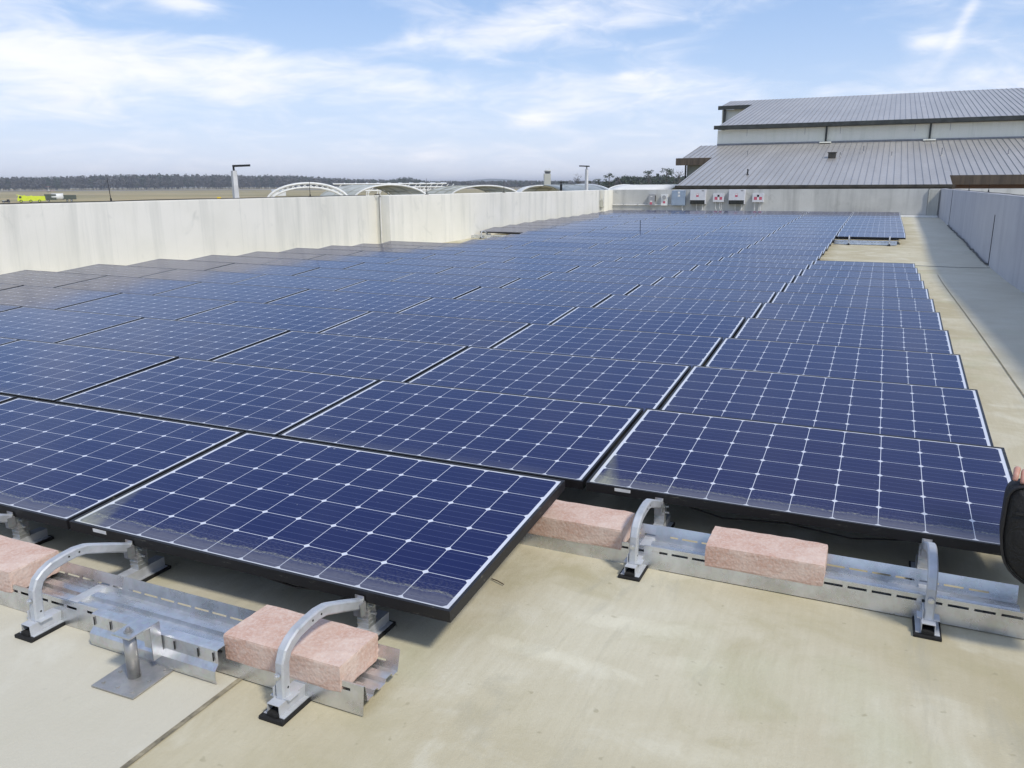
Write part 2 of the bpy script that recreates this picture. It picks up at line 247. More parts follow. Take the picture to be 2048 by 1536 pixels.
# ------------------------------------------------------------------ object helpers
def link(name, me, mat=None, parent=None, smooth=False):
    o = bpy.data.objects.new(name, me); C.objects.link(o)
    if mat is not None:
        for m_ in (mat if isinstance(mat, (list, tuple)) else [mat]): me.materials.append(m_)
    if parent is not None: o.parent = parent
    if smooth:
        for p in me.polygons: p.use_smooth = True
    return o
def tag(o, label=None, cat=None, group=None, kind=None):
    if label: o['label'] = label
    if cat: o['category'] = cat
    if group: o['group'] = group
    if kind: o['kind'] = kind
    return o
def empty(name, loc=(0, 0, 0), rot=(0, 0, 0)):
    o = bpy.data.objects.new(name, None); C.objects.link(o); o.location = loc; o.rotation_euler = rot; o.empty_display_size = .1; return o
class MB:
    def __init__(s): s.b = bmesh.new()
    def box(s, x0, x1, y0, y1, z0, z1, M=None, bev=0, mi=0):
        vs = [s.b.verts.new((x, y, z)) for z in (z0, z1) for y in (y0, y1) for x in (x0, x1)]
        fs = [s.b.faces.new([vs[i] for i in q]) for q in ((0, 2, 3, 1), (4, 5, 7, 6), (0, 1, 5, 4), (2, 6, 7, 3), (0, 4, 6, 2), (1, 3, 7, 5))]
        for f_ in fs: f_.material_index = mi
        if bev:
            r = bmesh.ops.bevel(s.b, geom=list({e for f_ in fs for e in f_.edges}), offset=bev, segments=2, affect='EDGES', profile=.7)
            vs = list({v for f_ in r['faces'] for v in f_.verts} | {v for v in vs if v.is_valid})
        if M is not None: bmesh.ops.transform(s.b, matrix=M, verts=[v for v in vs if v.is_valid])
        return s
    def cyl(s, p, q, r, r2=None, n=12, mi=0):
        p, q = Vector(p), Vector(q); d = q-p; L_ = d.length; r2 = r if r2 is None else r2
        k = bmesh.ops.create_cone(s.b, cap_ends=True, segments=n, radius1=r, radius2=r2, depth=L_)
        Mx = Matrix.Translation((p+q)/2) @ d.to_track_quat('Z', 'Y').to_matrix().to_4x4(); bmesh.ops.transform(s.b, matrix=Mx, verts=k['verts'])
        for f_ in {f_ for v in k['verts'] for f_ in v.link_faces}: f_.material_index = mi
        return s
    def tube(s, pts, r, n=8, rect=None):
        pts = [Vector(p) for p in pts]; rings = []
        for i, p in enumerate(pts):
            d = (pts[min(i+1, len(pts)-1)]-pts[max(i-1, 0)]).normalized(); a = Vector((1, 0, 0)) if abs(d.x) < .9 else Vector((0, 1, 0))
            v = d.cross(a).normalized(); u = v.cross(d).normalized()
            if rect: pr = [(-rect[0], -rect[1]*.7), (-rect[0]*.7, -rect[1]), (rect[0]*.7, -rect[1]), (rect[0], -rect[1]*.7), (rect[0], rect[1]*.7), (rect[0]*.7, rect[1]), (-rect[0]*.7, rect[1]), (-rect[0], rect[1]*.7)]
            else: pr = [(r*math.cos(2*PI*k/n), r*math.sin(2*PI*k/n)) for k in range(n)]
            rings.append([s.b.verts.new(p+u*a_+v*b_) for a_, b_ in pr])
        m_ = len(rings[0])
        for A, B in zip(rings, rings[1:]):
            for k in range(m_): s.b.faces.new((A[k], A[(k+1) % m_], B[(k+1) % m_], B[k]))
        s.b.faces.new(rings[0][::-1]); s.b.faces.new(rings[-1]); return s
    def poly(s, pts, mi=0):
        f_ = s.b.faces.new([s.b.verts.new(p) for p in pts]); f_.material_index = mi; return s
    def prism(s, pts, d):
        d = Vector(d); a = [s.b.verts.new(p) for p in pts]; b = [s.b.verts.new(Vector(p)+d) for p in pts]; n = len(a)
        s.b.faces.new(a); s.b.faces.new(b[::-1])
        for i in range(n): s.b.faces.new((a[i], b[i], b[(i+1) % n], a[(i+1) % n]))
        return s
    def mesh(s, name):
        bmesh.ops.recalc_face_normals(s.b, faces=s.b.faces); me = bpy.data.meshes.new(name); s.b.to_mesh(me); s.b.free(); return me
    def build(s, name, mat, parent=None, smooth=False): return link(name, s.mesh(name), mat, parent, smooth)
# ------------------------------------------------------------------ survey of the roof
ZR = [0.0, -0.0053, -0.0167, -0.0355, -0.0557, -0.0714, -0.0927, -0.1193, -0.1422, -0.1669, -0.1973, -0.2282, -0.2498, -0.2416, -0.2286, -0.2221, -0.1987, -0.1694, -0.1377, -0.1023, -0.0738, -0.0537, -0.0381, -0.0243, -0.008, 0.0128, 0.0382, 0.0646]
PXP, PYP, TILT = 1.69528, 1.20817, 0.08144
GZ = -0.185; AIR = -5.9
def zrow(y):
    r = min(max(y/PYP, 0), 27); i = int(r); j = min(i+1, 27); return ZR[i]+(ZR[j]-ZR[i])*(r-i)
def cross(x, y):
    k = max(0, min(1, -x/11.87))**1.3 if x < 0 else 0; r = y/PYP; fade = 1 if r < 14 else max(0, 1-(r-14)/9)
    return .075*k*fade*min(1, max(0, r/4))
def zs(y):   # smoothed for the deck
    return sum(zrow(y+d) for d in (-1.5, -.8, 0, .8, 1.5))/5
def gz(x, y): return zs(y)+cross(x, y)+GZ
# roof deck
b = MB(); xs = [-12.6+i*.47 for i in range(31)]; xs[-1] = 1.55; ys = [-7+i*.6 for i in range(72)]
V = [[b.b.verts.new((x, y, gz(x, y))) for x in xs] for y in ys]
for i in range(len(ys)-1):
    for j in range(len(xs)-1): b.b.faces.new((V[i][j], V[i][j+1], V[i+1][j+1], V[i+1][j]))
deck = b.build('roof_deck', MAT['deck'], smooth=True); tag(deck, kind='structure')
MAT['joint'] = simple('dirty_sealant', (.25, .22, .15), .9, 0, .4, 30); MAT['drain_dark'] = simple('dark_wet_joint', (.045, .045, .05), .6, 0, .5, 8)
def strip(name, pts, wd, mat, dz=.004, cat=None, lab=None):
    b = MB()
    for (x0, y0), (x1, y1) in zip(pts, pts[1:]):
        n_ = max(1, int(math.hypot(x1-x0, y1-y0)/.3)); d = Vector((x1-x0, y1-y0)).normalized(); nx, ny = -d.y*wd/2, d.x*wd/2; prev = None
        for i in range(n_+1):
            x, y = x0+(x1-x0)*i/n_, y0+(y1-y0)*i/n_; jx = random.uniform(-.12, .12)*wd
            r = [b.b.verts.new((x+nx+jx, y+ny, gz(x+nx, y+ny)+dz)), b.b.verts.new((x-nx+jx, y-ny, gz(x-nx, y-ny)+dz))]
            if prev: b.b.faces.new((prev[0], prev[1], r[1], r[0]))
            prev = r
    return tag(b.build(name, mat), kind='structure')
strip('deck_joint', [(-2.243, -6.5), (-2.243, .6)], .016, MAT['joint'])
strip('deck_joint', [(.44, 2.4), (.44, 15.2)], .012, MAT['joint'])
strip('deck_joint', [(-.15, 16.9), (.9, 16.75), (1.46, 16.85)], .06, MAT['drain_dark'])
# ------------------------------------------------------------------ parapets
def parapet(name, x0, x1, y0, y1, zt, mat, label, zb=None):
    b = MB(); b.box(x0, x1, y0, y1, zb if zb is not None else AIR, zt, bev=.012); o = b.build(name, mat); return tag(o, label, 'wall')
lw1 = parapet('parapet_wall', -12.66, -12.4, -7, 15.75, 1.02, MAT['wall_cream'], 'long sunlit cream parapet wall at the left, from the frame edge to the vertical step')
lw2 = parapet('parapet_wall', -12.66, -12.0, 15.75, 32.5, 1.018, MAT['wall_cream'], 'sunlit cream parapet wall on the left beyond the vertical step, up to the junction box corner')
lw3 = parapet('parapet_wall', -13.3, -12.46, 34.75, 36.2, 1.012, MAT['wall_cream'], 'short cream corner pier between the left parapet and the grey back wall')
lw4 = parapet('parapet_wall', -13.3, -12.66, 32.5, 34.75, 1.012, MAT['wall_grey'], 'recessed bit of parapet behind the left wall end, beside the corner pier')
bw = parapet('parapet_wall', -12.46, 8.5, 36.0, 36.25, 1.022, MAT['wall_grey'], 'stained grey back parapet wall carrying the electrical boxes')
rw_ = parapet('parapet_wall', 1.48, 1.72, -7, 36.0, 1.03, MAT['wall_shade_tint'], 'shaded blue-grey parapet wall along the right side')
b = MB(); b.box(-13.9, 8.4, -7.1, 42, AIR-.3, -1.2); tag(b.build('garage_building', MAT['wall_cream']), 'concrete building below the roof deck that carries the panels', 'building')
for o, segs in ((lw1, [(-12.405, y) for y in (-3, 3, 9)]),):
    pass
# joints on the right wall and back wall: real grooves as thin dark sealant beads
b = MB(); b.box(1.470, 1.4799, 17.3, 17.335, gz(1.4, 17.3), .62); b.build('joint_bead', MAT['drain_dark'], rw_)
b = MB(); b.box(1.472, 1.4799, 29.6, 29.64, gz(1.4, 29.6), 1.03); b.build('joint_bead', MAT['drain_dark'], rw_)
b = MB(); pts = []
for i in range(46): y = 17.3+i*.275; pts.append((1.455+random.uniform(-.02, .012), y, gz(1.4, y)+.012+random.uniform(0, .03)))
b.tube(pts, .016, 5); tag(b.build('black_cable', MAT['black']), 'lumpy black cable lying along the foot of the shaded right parapet', 'cable')
b = MB(); b.box(1.02, 1.06, 35.985, 35.9999, gz(1, 36), 1.022); b.build('joint_bead', MAT['drain_dark'], bw)
b = MB(); b.box(1.03, 1.42, 35.9, 35.9999, gz(1, 36), 1.0); b.build('stained_pier', conc('stained_grey_concrete', (.40, .40, .37), (.55, .55, .50), (.22, .23, .20)), bw)
b = MB(); b.box(-.35, 1.45, 35.6, 35.95, gz(0, 36)-.02, gz(0, 36)+.07, bev=.03); b.build('base_curb', MAT['white_paint'], bw)
# conductor and pipe at the wall step
r_ = empty('drop_conduit', (-12.24, 15.72, 0)); tag(r_, 'thin pale conduit running down the face of the step in the left parapet', 'conduit')
MB().tube([(0, -.02, .98), (0, -.02, gz(-12, 15.7)+.12)], .012, 8).build('pipe', MAT['white_conduit'], r_)
MB().tube([(0, -.02, gz(-12, 15.7)+.12), (.02, -.06, gz(-12, 15.7)+.01)], .018, 8).build('foot', MAT['black'], r_)
MB().tube([(0, -.02, .97), (-.02, 0, 1.04), (-.14, -.05, 1.05)], .014, 6).build('elbow', MAT['black'], r_)
MB().box(-.07, -.062, .022, .0299, gz(-12, 15.7), 1.0).build('joint_bead', MAT['drain_dark'], r_)
# lightning rods with cable along the coping
def rod(x, y, z, h, label, tilt=(0, 0)):
    r = empty('lightning_rod', (x, y, z)); tag(r, label, 'lightning rod', 'lightning rods')
    MB().cyl((0, 0, 0), (tilt[0], tilt[1], h), .007, .004, 6).build('spike', MAT['black'], r)
    b = MB(); b.box(-.03, .03, -.05, .05, 0, .018, bev=.004); b.cyl((0, 0, .015), (0, 0, .06), .014, n=8); b.build('base_clamp', MAT['black'], r); return r
rod(-12.5, 7.95, 1.02, .40, 'thin black lightning rod on the left parapet, nearest to the yellow fire truck', (-.03, 0))
rod(-12.5, 13.25, 1.02, .38, 'thin black lightning rod on the left parapet, in front of the open white arch')
rod(-12.1, 17.8, 1.018, .43, 'thin black lightning rod on the left parapet, just right of the second arch')
rod(-12.1, 22.85, 1.018, .41, 'thin black lightning rod on the left parapet, in front of the third arch')
rod(1.6, 25.3, 1.03, .20, 'short black lightning rod on top of the right parapet, left one')
rod(1.6, 20.3, 1.03, .20, 'short black lightning rod on top of the right parapet, right one nearer the frame edge')
b = MB(); b.tube([(-12.47+random.uniform(-.01, .01), 3+i*.62, 1.027+random.uniform(0, .008)) for i in range(21)], .008, 5)
tag(b.build('lightning_cable', MAT['black']), 'dark lightning conductor cable along the top of the left parapet', 'cable')
b = MB(); b.tube([(1.56+random.uniform(-.01, .01), 10+i*.62, 1.037+random.uniform(0, .008)) for i in range(41)], .008, 5)
tag(b.build('lightning_cable', MAT['black']), 'dark lightning conductor cable along the top of the right parapet', 'cable')
r = empty('weather_mast', (-7.06, 21.5, gz(-7, 21.5))); tag(r, 'thin dark rod standing up among the far solar panels', 'mast')
MB().cyl((0, 0, 0), (-.01, 0, .55), .011, .009, 6).build('rod', MAT['black'], r); MB().box(-.06, .06, -.06, .06, 0, .015, bev=.003).build('base_plate', MAT['black'], r)
# ------------------------------------------------------------------ solar panels
def panel_proto(dirty):
    b = MB(); fw, fd = .011, .040
    for (x0, x1, y0, y1) in ((0, PW, 0, fw), (0, PW, PH-fw, PH), (0, fw, fw, PH-fw), (PW-fw, PW, fw, PH-fw)): b.box(x0, x1, y0, y1, -fd, 0)
    b.box(fw, PW-fw, fw, .035, -fd, -fd+.002); b.box(fw, PW-fw, PH-.035, PH-fw, -fd, -fd+.002)
    fr = b.mesh('frame'); fr.materials.append(MAT['frame_dirty' if dirty else 'frame'])
    b = MB(); b.box(fw, PW-fw, fw, PH-fw, -.008, -.0025); gl = b.mesh('cell_sheet'); gl.materials.append(MAT['cells_dusty' if dirty else 'cells'])
    return fr, gl
PR = {False: panel_proto(False), True: panel_proto(True)}
stk = MB().box(.13, .20, -.0012, -.0001, -.020, -.006).mesh('sticker'); stk.materials.append(MAT['sticker'])
ORD = ['first', 'second', 'third', 'fourth', 'fifth', 'sixth', 'seventh', 'eighth', 'ninth', 'tenth', 'eleventh', 'twelfth', 'thirteenth', 'fourteenth', 'fifteenth', 'sixteenth', 'seventeenth', 'eighteenth', 'nineteenth', 'twentieth',
       'twenty-first', 'twenty-second', 'twenty-third', 'twenty-fourth', 'twenty-fifth', 'twenty-sixth', 'twenty-seventh', 'twenty-eighth']
def present(r, c):
    if c == 0: return r != 0 and not (12 <= r <= 17)
    if c == 6: return not (13 <= r <= 16)
    return True
MAXC = {0: 3, 1: 4, 2: 5}
random.seed(11)
for r_i in range(28):
    rj = random.uniform(-.004, .004)*(r_i > 2)+{13: .012, 16: .010, 17: .006}.get(r_i, 0)
    cols = [c for c in range(7) if present(r_i, c) and c <= MAXC.get(r_i, 6)]
    for k, c_ in enumerate(cols):
        x = -c_*PXP-PW; y = r_i*PYP; zl = cross(x, y); zr_ = cross(x+PXP, y)
        o = empty('solar_panel', (x, y, ZR[r_i]+zl), (TILT+rj+random.uniform(-.003, .003), math.atan2(zl-zr_, PXP)+random.uniform(-.0015, .0015), 0))
        d = r_i == 0 or (r_i, c_) == (1, 0)
        fr, gl = PR[d]
        link('frame', fr, None, o); link('cell_sheet', gl, None, o)
        if d and c_ < 3: link('sticker', stk, None, o)
        where = 'at the right end of' if k == 0 else ('at the left end of' if (k == len(cols)-1 and r_i > 2) else ORD[k]+' from the right in')
        extra = {0: 'frontmost dust-crusted row', 27: 'farthest row'}
        if (r_i, c_) == (0, 1): lab = 'middle foreground solar panel, dusty front edge and free right side beside open deck'
        elif (r_i, c_) == (1, 0): lab = 'right foreground solar panel, dusty front edge above the two right-hand brackets'
        elif (r_i, c_) == (18, 0): lab = 'far solar panel above a pale tray, its black front edge facing the bare deck'
        elif (r_i, c_) == (17, 6): lab = 'far solar panel beside the left parapet, black front edge above bare deck'
        else: lab = 'blue solar panel %s the %s' % (where, extra.get(r_i, ORD[r_i]+' row from the front'))
        tag(o, lab, 'solar panel', 'solar panels in rows on the roof deck')
# ------------------------------------------------------------------ mounting: brackets, trays, pavers
def hat(y0, y1, base=.010):
    b = MB(); h = .036; w1, w2, t_ = .021, .036, .002
    prof = [(-w2, base), (-w2, base+t_), (-w1, base+t_), (-w1, base+h), (w1, base+h), (w1, base+t_), (w2, base+t_), (w2, base), (w1-t_, base), (w1-t_, base+h-t_), (-w1+t_, base+h-t_), (-w1+t_, base)]
    b.prism([(a, y0, c_) for a, c_ in prof], (0, y1-y0, 0)); return b
ring = MB()
def bracket_parts():
    P = {}
    P['base_channel'] = hat(-.43, .125).mesh('base_channel')
    b = MB(); b.box(-.042, .042, -.445, -.255, -.004, .010, bev=.003); b.box(-.018, .018, -.436, -.30, .011, .022); P['pad_a'] = b.mesh('rubber_pad')
    b = MB(); b.box(-.042, .042, -.03, .135, -.004, .010, bev=.003); P['pad_b'] = b.mesh('rubber_pad')
    ctrl = [(-.385, .046), (-.383, .10), (-.379, .150), (-.366, .178), (-.345, .194), (-.315, .207), (-.27, .214), (-.225, .217), (-.185, .212), (-.165, .205), (-.10, .179), (-.05, .158), (-.012, .142)]
    b = MB(); b.tube([(0, a, c_) for a, c_ in ctrl], 0, rect=(.0148, .0168)); b.box(-.034, .034, -.40, -.355, .0465, .050); b.box(-.019, -.0172, -.405, -.35, .046, .08); P['arch_tube'] = b.mesh('arch_tube')
    b = MB()
    for y, z in ((-.255, .216), (-.215, .216), (-.380, .075)): b.cyl((.0147, y, z), (.0153, y, z), .0035, n=10)
    P['holes'] = b.mesh('bolt_holes')
    b = MB(); b.cyl((0, -.402, .118), (0, -.4095, .118), .0095, n=10); b.cyl((0, -.4095, .118), (0, -.412, .118), .006, n=6); P['bolt'] = b.mesh('bolt')
    b = MB(); b.box(-.021, .021, .006, .05, .047, .143); 
    for i in range(5): b.box(-.0225, .0225, .004, .052, .058+i*.016, .062+i*.016, bev=.001)
    b.box(-.016, .016, -.02, .0, .10, .15); P['riser'] = b.mesh('riser_block')
    b = MB(); b.box(-.017, .017, -.006, -.003, .142, .168); b.box(-.014, .014, -.0045, .018, .141, .1435); b.box(.017, .020, -.03, .0, .11, .15); P['clip'] = b.mesh('edge_clip')
    b = MB(); b.cyl((.021, .02, .125), (.036, .02, .125), .005, n=6); b.cyl((.021, .028, .095), (.038, .028, .095), .005, n=6); P['screw'] = b.mesh('screw')
    mats = dict(base_channel='tube', pad_a='rubber', pad_b='rubber', arch_tube='tube', holes='darkhole', bolt='galv', riser='galv', clip='galv', screw='galv')
    for k, v in mats.items(): P[k].materials.append(MAT[v])
    for p in P['arch_tube'].polygons: p.use_smooth = False
    return P
BP = bracket_parts()
def bracket(x, row, label):
    y = row*PYP; o = empty('mounting_bracket', (x, y, gz(x, y) if row > 1 else GZ+ZR[row])); tag(o, label, 'bracket', 'arched steel mounting brackets')
    for k, n_ in (('base_channel', 'base_channel'), ('pad_a', 'rubber_pad'), ('pad_b', 'rubber_pad'), ('arch_tube', 'arch_tube'), ('bolt', 'bolt'), ('riser', 'riser_block'), ('clip', 'edge_clip'), ('screw', 'screw')):
        ch = link(n_, BP[k], None, o)
        if k == 'arch_tube': link('bolt_holes', BP['holes'], None, ch)
    return o
bracket(-2.022, 0, 'arched galvanised bracket standing over the pink paver near the open end of the tray')
bracket(-3.05, 0, 'arched galvanised bracket left of the steel anchor post, over the empty stretch of tray')
bracket(-3.72, 0, 'arched galvanised bracket at the left frame edge, half hidden behind the left paver')
bracket(-1.352, 1, 'arched galvanised bracket between the two pavers on the right-hand tray')
bracket(-.345, 1, 'arched galvanised bracket at the far right, under the corner of the right foreground panel')
bracket(-2.35, 1, 'arched galvanised bracket hidden below the middle foreground panel')
bracket(-1.36, 18, 'small distant bracket under the far panel in the gap, left one')
bracket(-.38, 18, 'small distant bracket under the far panel in the gap, right one')
bracket(-11.62, 17, 'small distant bracket under the far panel beside the left parapet')
def tray(xa, xb, row, label, xback=None, slots=True, dz=0):
    y0 = row*PYP; zz = (gz((xa+xb)/2, y0) if row > 1 else GZ+ZR[row])+.012+dz
    o = empty('ballast_tray', (xa, y0, zz)); tag(o, label, 'tray', 'galvanised ballast trays'); L_ = xb-xa
    Lb = L_ if xback is None else xback-xa
    def wall(name, pa, pb, Lw, s0, s1):
        b = MB(); pa, pb = Vector((0, *pa)), Vector((0, *pb)); d = pb-pa; bands = [0, s0, s1, 1]; X = [0]; i = .03
        while i < Lw-.07: X += [i, i+.062]; i += .078
        X.append(Lw)
        for bi in range(3):
            for k in range(len(X)-1):
                if bi == 1 and k % 2 == 1 and slots: continue
                p0, p1 = pa+d*bands[bi], pa+d*bands[bi+1]
                b.poly([(X[k], p0.y, p0.z), (X[k+1], p0.y, p0.z), (X[k+1], p1.y, p1.z), (X[k], p1.y, p1.z)])
        bmesh.ops.remove_doubles(b.b, verts=b.b.verts, dist=1e-5); w_ = b.build(name, MAT['tray'], o); m_ = w_.modifiers.new('t', 'SOLIDIFY'); m_.thickness = .0016; return w_
    wall('front_wall', (-.322, -.009), (-.312, .078), L_, .72, .82)
    wall('back_wall', (-.140, .024), (-.122, .085), Lb, .30, .40)
    b = MB(); prof = [(-.312, .078), (-.304, .076), (-.296, .024), (-.268, .024), (-.262, .036), (-.246, .036), (-.240, .024), (-.208, .024), (-.202, .036), (-.172, .036), (-.166, .024), (-.140, .024)]
    for (a, c_), (a2, c2) in zip(prof, prof[1:]): b.poly([(0, a, c_), (min(L_, Lb), a, c_), (min(L_, Lb), a2, c2), (0, a2, c2)])
    bmesh.ops.remove_doubles(b.b, verts=b.b.verts, dist=1e-5); f_ = b.build('ribbed_floor', MAT['tray'], o); m_ = f_.modifiers.new('t', 'SOLIDIFY'); m_.thickness = .0014; return o
tray(-2.95, -1.80, 0, 'galvanised ballast tray in the left foreground, its open end beside a pink paver')
tray(-4.9, -2.90, 0, 'galvanised ballast tray at the left frame edge, lapped over by the next tray', dz=-.003)
tray(-1.33, .16, 1, 'galvanised ballast tray at the right foreground with long bright slots', xback=-.06)
tray(-3.2, -1.27, 1, 'galvanised ballast tray running under the free edge of the middle foreground panel', dz=-.003)
tray(-1.72, -.2, 18, 'distant pale ballast tray below the far panel in the gap')
tray(-12.0, -10.9, 17, 'distant pale ballast tray below the far panel beside the left parapet')
def paver(x, y, z, L_, label, rz=0, seed=0):
    b = MB(); b.box(-L_/2, L_/2, -.0975, .0975, 0, .086); random.seed(seed)
    bmesh.ops.subdivide_edges(b.b, edges=b.b.edges[:], cuts=9, use_grid_fill=True); 
    hx, hy = L_/2, .0975
    for v in b.b.verts:
        n = sum((abs(abs(v.co.x)-hx) < .001, abs(abs(v.co.y)-hy) < .001, v.co.z > .085 or v.co.z < .001))
        k = {1: .0001, 2: .0014, 3: .003}.get(n, 0); v.co += Vector((-math.copysign(1, v.co.x)*(abs(abs(v.co.x)-hx) < .001), -math.copysign(1, v.co.y)*(abs(abs(v.co.y)-hy) < .001), (-1 if v.co.z > .04 else 1)*(v.co.z > .085 or v.co.z < .001)))*k*random.uniform(.3, 1.5)
        v.co += Vector([random.uniform(-.0004, .0004) for _ in range(3)])
    o = b.build('concrete_paver', MAT['paver']); o.location = (x, y, z); o.rotation_euler = (0, 0, rz); tag(o, label, 'paver', 'pink concrete ballast pavers'); return o
GT = GZ+.012+.040
paver(-2.085, -.222, GT, .425, 'pink concrete paver in the left foreground, lying under an arched bracket at the tray end', .0, 1)
paver(-3.475, -.222, GT, .40, 'pink concrete paver cut off by the left edge of the photo', .0, 2)
paver(-.887, 1.208-.222, GT-.005, .42, 'pink concrete paver in the middle of the right-hand tray, whole long side showing', .0, 3)
paver(-1.635, 1.208-.222, GT-.005, .43, 'pink concrete paver partly tucked under the right edge of the middle foreground panel', .0, 4)
# anchor post with plate and splice rail
o = empty('anchor_post', (-2.54, -.447, GZ)); tag(o, 'steel anchor post on a square base plate, bolted to the left foreground tray', 'anchor post')
b = MB(); b.box(-.083, .083, -.083, .083, .001, .006, bev=.0015); pl = b.build('base_plate', MAT['stainless'], o); pl.rotation_euler = (0, 0, .03)
b = MB()
for a_ in ((-.06, -.06), (.06, -.06), (-.06, .06), (.06, .06), (0, -.06), (.06, 0), (-.06, .0)): b.cyl((a_[0], a_[1], .006), (a_[0], a_[1], .0095), .0058, n=6)
b.build('anchor_bolts', MAT['stainless'], o)
b = MB(); b.cyl((0, 0, .006), (0, 0, .150), .0185, n=28); b.build('post', MAT['stainless'], o, True)
b = MB(); b.box(-.036, .036, -.030, .082, .151, .1565, bev=.001); b.box(-.036, .036, .078, .082, .03, .151); b.box(.0325, .036, .045, .078, .04, .151); b.build('angle_bracket', MAT['galv'], o)
b = MB(); b.box(-.004, .004, .0768, .0779, .10, .14); b.box(-.004, .004, .0768, .0779, .05, .08); b.build('slots', MAT['darkhole'], o)
b = MB(); b.cyl((0, 0, .1567), (0, 0, .1585), .014, n=20); b.cyl((0, 0, .1585), (0, 0, .166), .0095, n=6); b.cyl((0, 0, .166), (0, 0, .171), .0055, n=10); b.build('nut', MAT['stainless'], o)
o = empty('splice_rail', (-2.815, -.372, GZ)); tag(o, 'short slotted galvanised rail on the left foreground tray, behind the anchor post', 'rail')
b = MB(); prof = [(.047, .108), (.018, .108), (.012, .105), (.012, .062), (-.004, .045), (-.006, .018), (-.002, .004)]
for (a, c_), (a2, c2) in zip(prof, prof[1:]): b.poly([(0, a, c_), (.53, a, c_), (.53, a2, c2), (0, a2, c2)])
bmesh.ops.remove_doubles(b.b, verts=b.b.verts, dist=1e-5); f_ = b.build('rail_profile', MAT['galv'], o); m_ = f_.modifiers.new('t', 'SOLIDIFY'); m_.thickness = .0018
b = MB()
for x in (.012, .085, .158, .36, .455, .515): b.box(x-.0022, x+.0022, .0085, .0100, .070, .098)
b.build('slots', MAT['darkhole'], o)
b = MB(); b.tube([(0, 0, .003), (.03, -.012, .006), (.062, -.024, .004)], .0022, 5); o = b.build('twig', MAT['twig']); o.location = (-1.822, .552, GZ); tag(o, 'small dry twig lying on the deck by the corner of the middle foreground panel', 'twig')
wr = MB(); wr.tube([(-2.9, .05, -.055), (-2.75, .07, -.085), (-2.55, .06, -.07), (-2.35, .08, -.10), (-2.12, .06, -.06)], .0035, 5); tag(wr.build('panel_lead', MAT['black']), 'thin black lead sagging under the front edge of the middle foreground panel', 'cable')
wr = MB(); wr.tube([(-1.3, 1.27, -.06), (-1.1, 1.28, -.10), (-.85, 1.27, -.075), (-.6, 1.29, -.105), (-.36, 1.27, -.06)], .0035, 5); tag(wr.build('panel_lead', MAT['black']), 'thin black lead sagging under the right foreground panel between its brackets', 'cable')
b = MB(); b.cyl((0, 0, 0), (0, 0, .006), .016, n=16); o = b.build('metal_disc', MAT['stainless']); o.location = (-2.66, -.02, GZ); tag(o, 'small round metal disc on the deck between the tray and the front panel', 'disc')
# ------------------------------------------------------------------ electrical gear on the back wall
YB = 35.998
def boxthing(name, x0, x1, z0, z1, dep, mat, label, cat, group=None):
    o = empty(name, ((x0+x1)/2, YB, z0)); tag(o, label, cat, group); w_ = (x1-x0)/2; b = MB(); b.box(-w_, w_, -dep, -.002, 0, z1-z0, bev=.012); b.build('casing', mat, o); return o, w_, z1-z0
def lab_(o, x0, x1, z0, z1, y, mat=None, name='warning_label'): MB().box(x0, x1, y-.003, y-.0005, z0, z1).build(name, mat or MAT['red_label'], o)
for i, (x0, x1) in enumerate(((-8.71, -8.016), (-6.978, -6.281))):
    o, w_, h = boxthing('inverter', x0, x1, .375, 1.02, .24, MAT['inverter'], ['grey wall inverter with a dark lower section, beside the blue-grey cabinet', 'grey wall inverter with a dark lower section, between the two small boxes'][i], 'inverter', 'inverters on the back wall')
    b = MB(); b.box(-w_+.01, w_-.02, -.215, -.01, -.004, .175); 
    b.build('heat_sink', MAT['inv_dark'], o).location = (0, -.028, 0)
    lab_(o, -.07, .045, .32, .46, -.24); lab_(o, -.06, .035, .40, .45, -.2435, MAT['sticker'], 'label_text'); lab_(o, .17, .28, .575, .6, -.24, MAT['darkhole'], 'badge')
    for (dx, pts) in ((-.06, [(-.06, -.12, 0), (-.06, -.12, -.22), (-.03, -.12, -.30), (.03 if i == 0 else .42, -.12, -.36)]), (.22, [(.22, -.12, 0), (.22, -.12, -.27)])):
        MB().tube(pts, .017, 6).build('conduit', MAT['white_conduit'], o)
for i, (x0, x1) in enumerate(((-7.69, -7.20), (-5.96, -5.47))):
    o, w_, h = boxthing('combiner_box', x0, x1, .466, .84, .16, MAT['inverter'], ['small grey combiner box with two red labels, between the two inverters', 'small grey combiner box with two red labels, rightmost of the wall boxes'][i], 'electrical box', 'combiner boxes on the back wall')
    lab_(o, -.17, -.04, .10, .23, -.16); lab_(o, .05, .17, .10, .23, -.16); lab_(o, -.045, .045, .23, .32, -.16, MAT['darkhole'], 'switch'); lab_(o, -.04, .04, .34, .36, -.16, MAT['sticker'], 'label_text'); lab_(o, -.03, .04, .11, .2, -.16, MAT['sticker'], 'label_text')
    for dx in (-.13, .06, .13): MB().tube([(dx, -.08, 0), (dx, -.08, -.25), (dx+(.06 if i == 0 else 0), -.08, -.38)], .014, 6).build('conduit', MAT['white_conduit'], o)
o, w_, h = boxthing('electrical_cabinet', -9.54, -8.955, .302, .978, .22, MAT['cab_blue'], 'tall blue-grey electrical cabinet left of the first inverter', 'electrical cabinet')
b = MB(); b.box(-w_-.02, w_+.02, -.25, -.222, .02, h-.01, bev=.006); b.build('door', MAT['cab_blue'], o); lab_(o, -.02, .07, .54, .63, -.25, MAT['sticker'], 'label_text'); lab_(o, -.02, .08, .40, .49, -.25, MAT['sticker'], 'label_text')
MB().tube([(.17, -.12, 0), (.17, -.12, -.15), (.24, -.12, -.32)], .022, 6).build('conduit', MAT['white_conduit'], o)
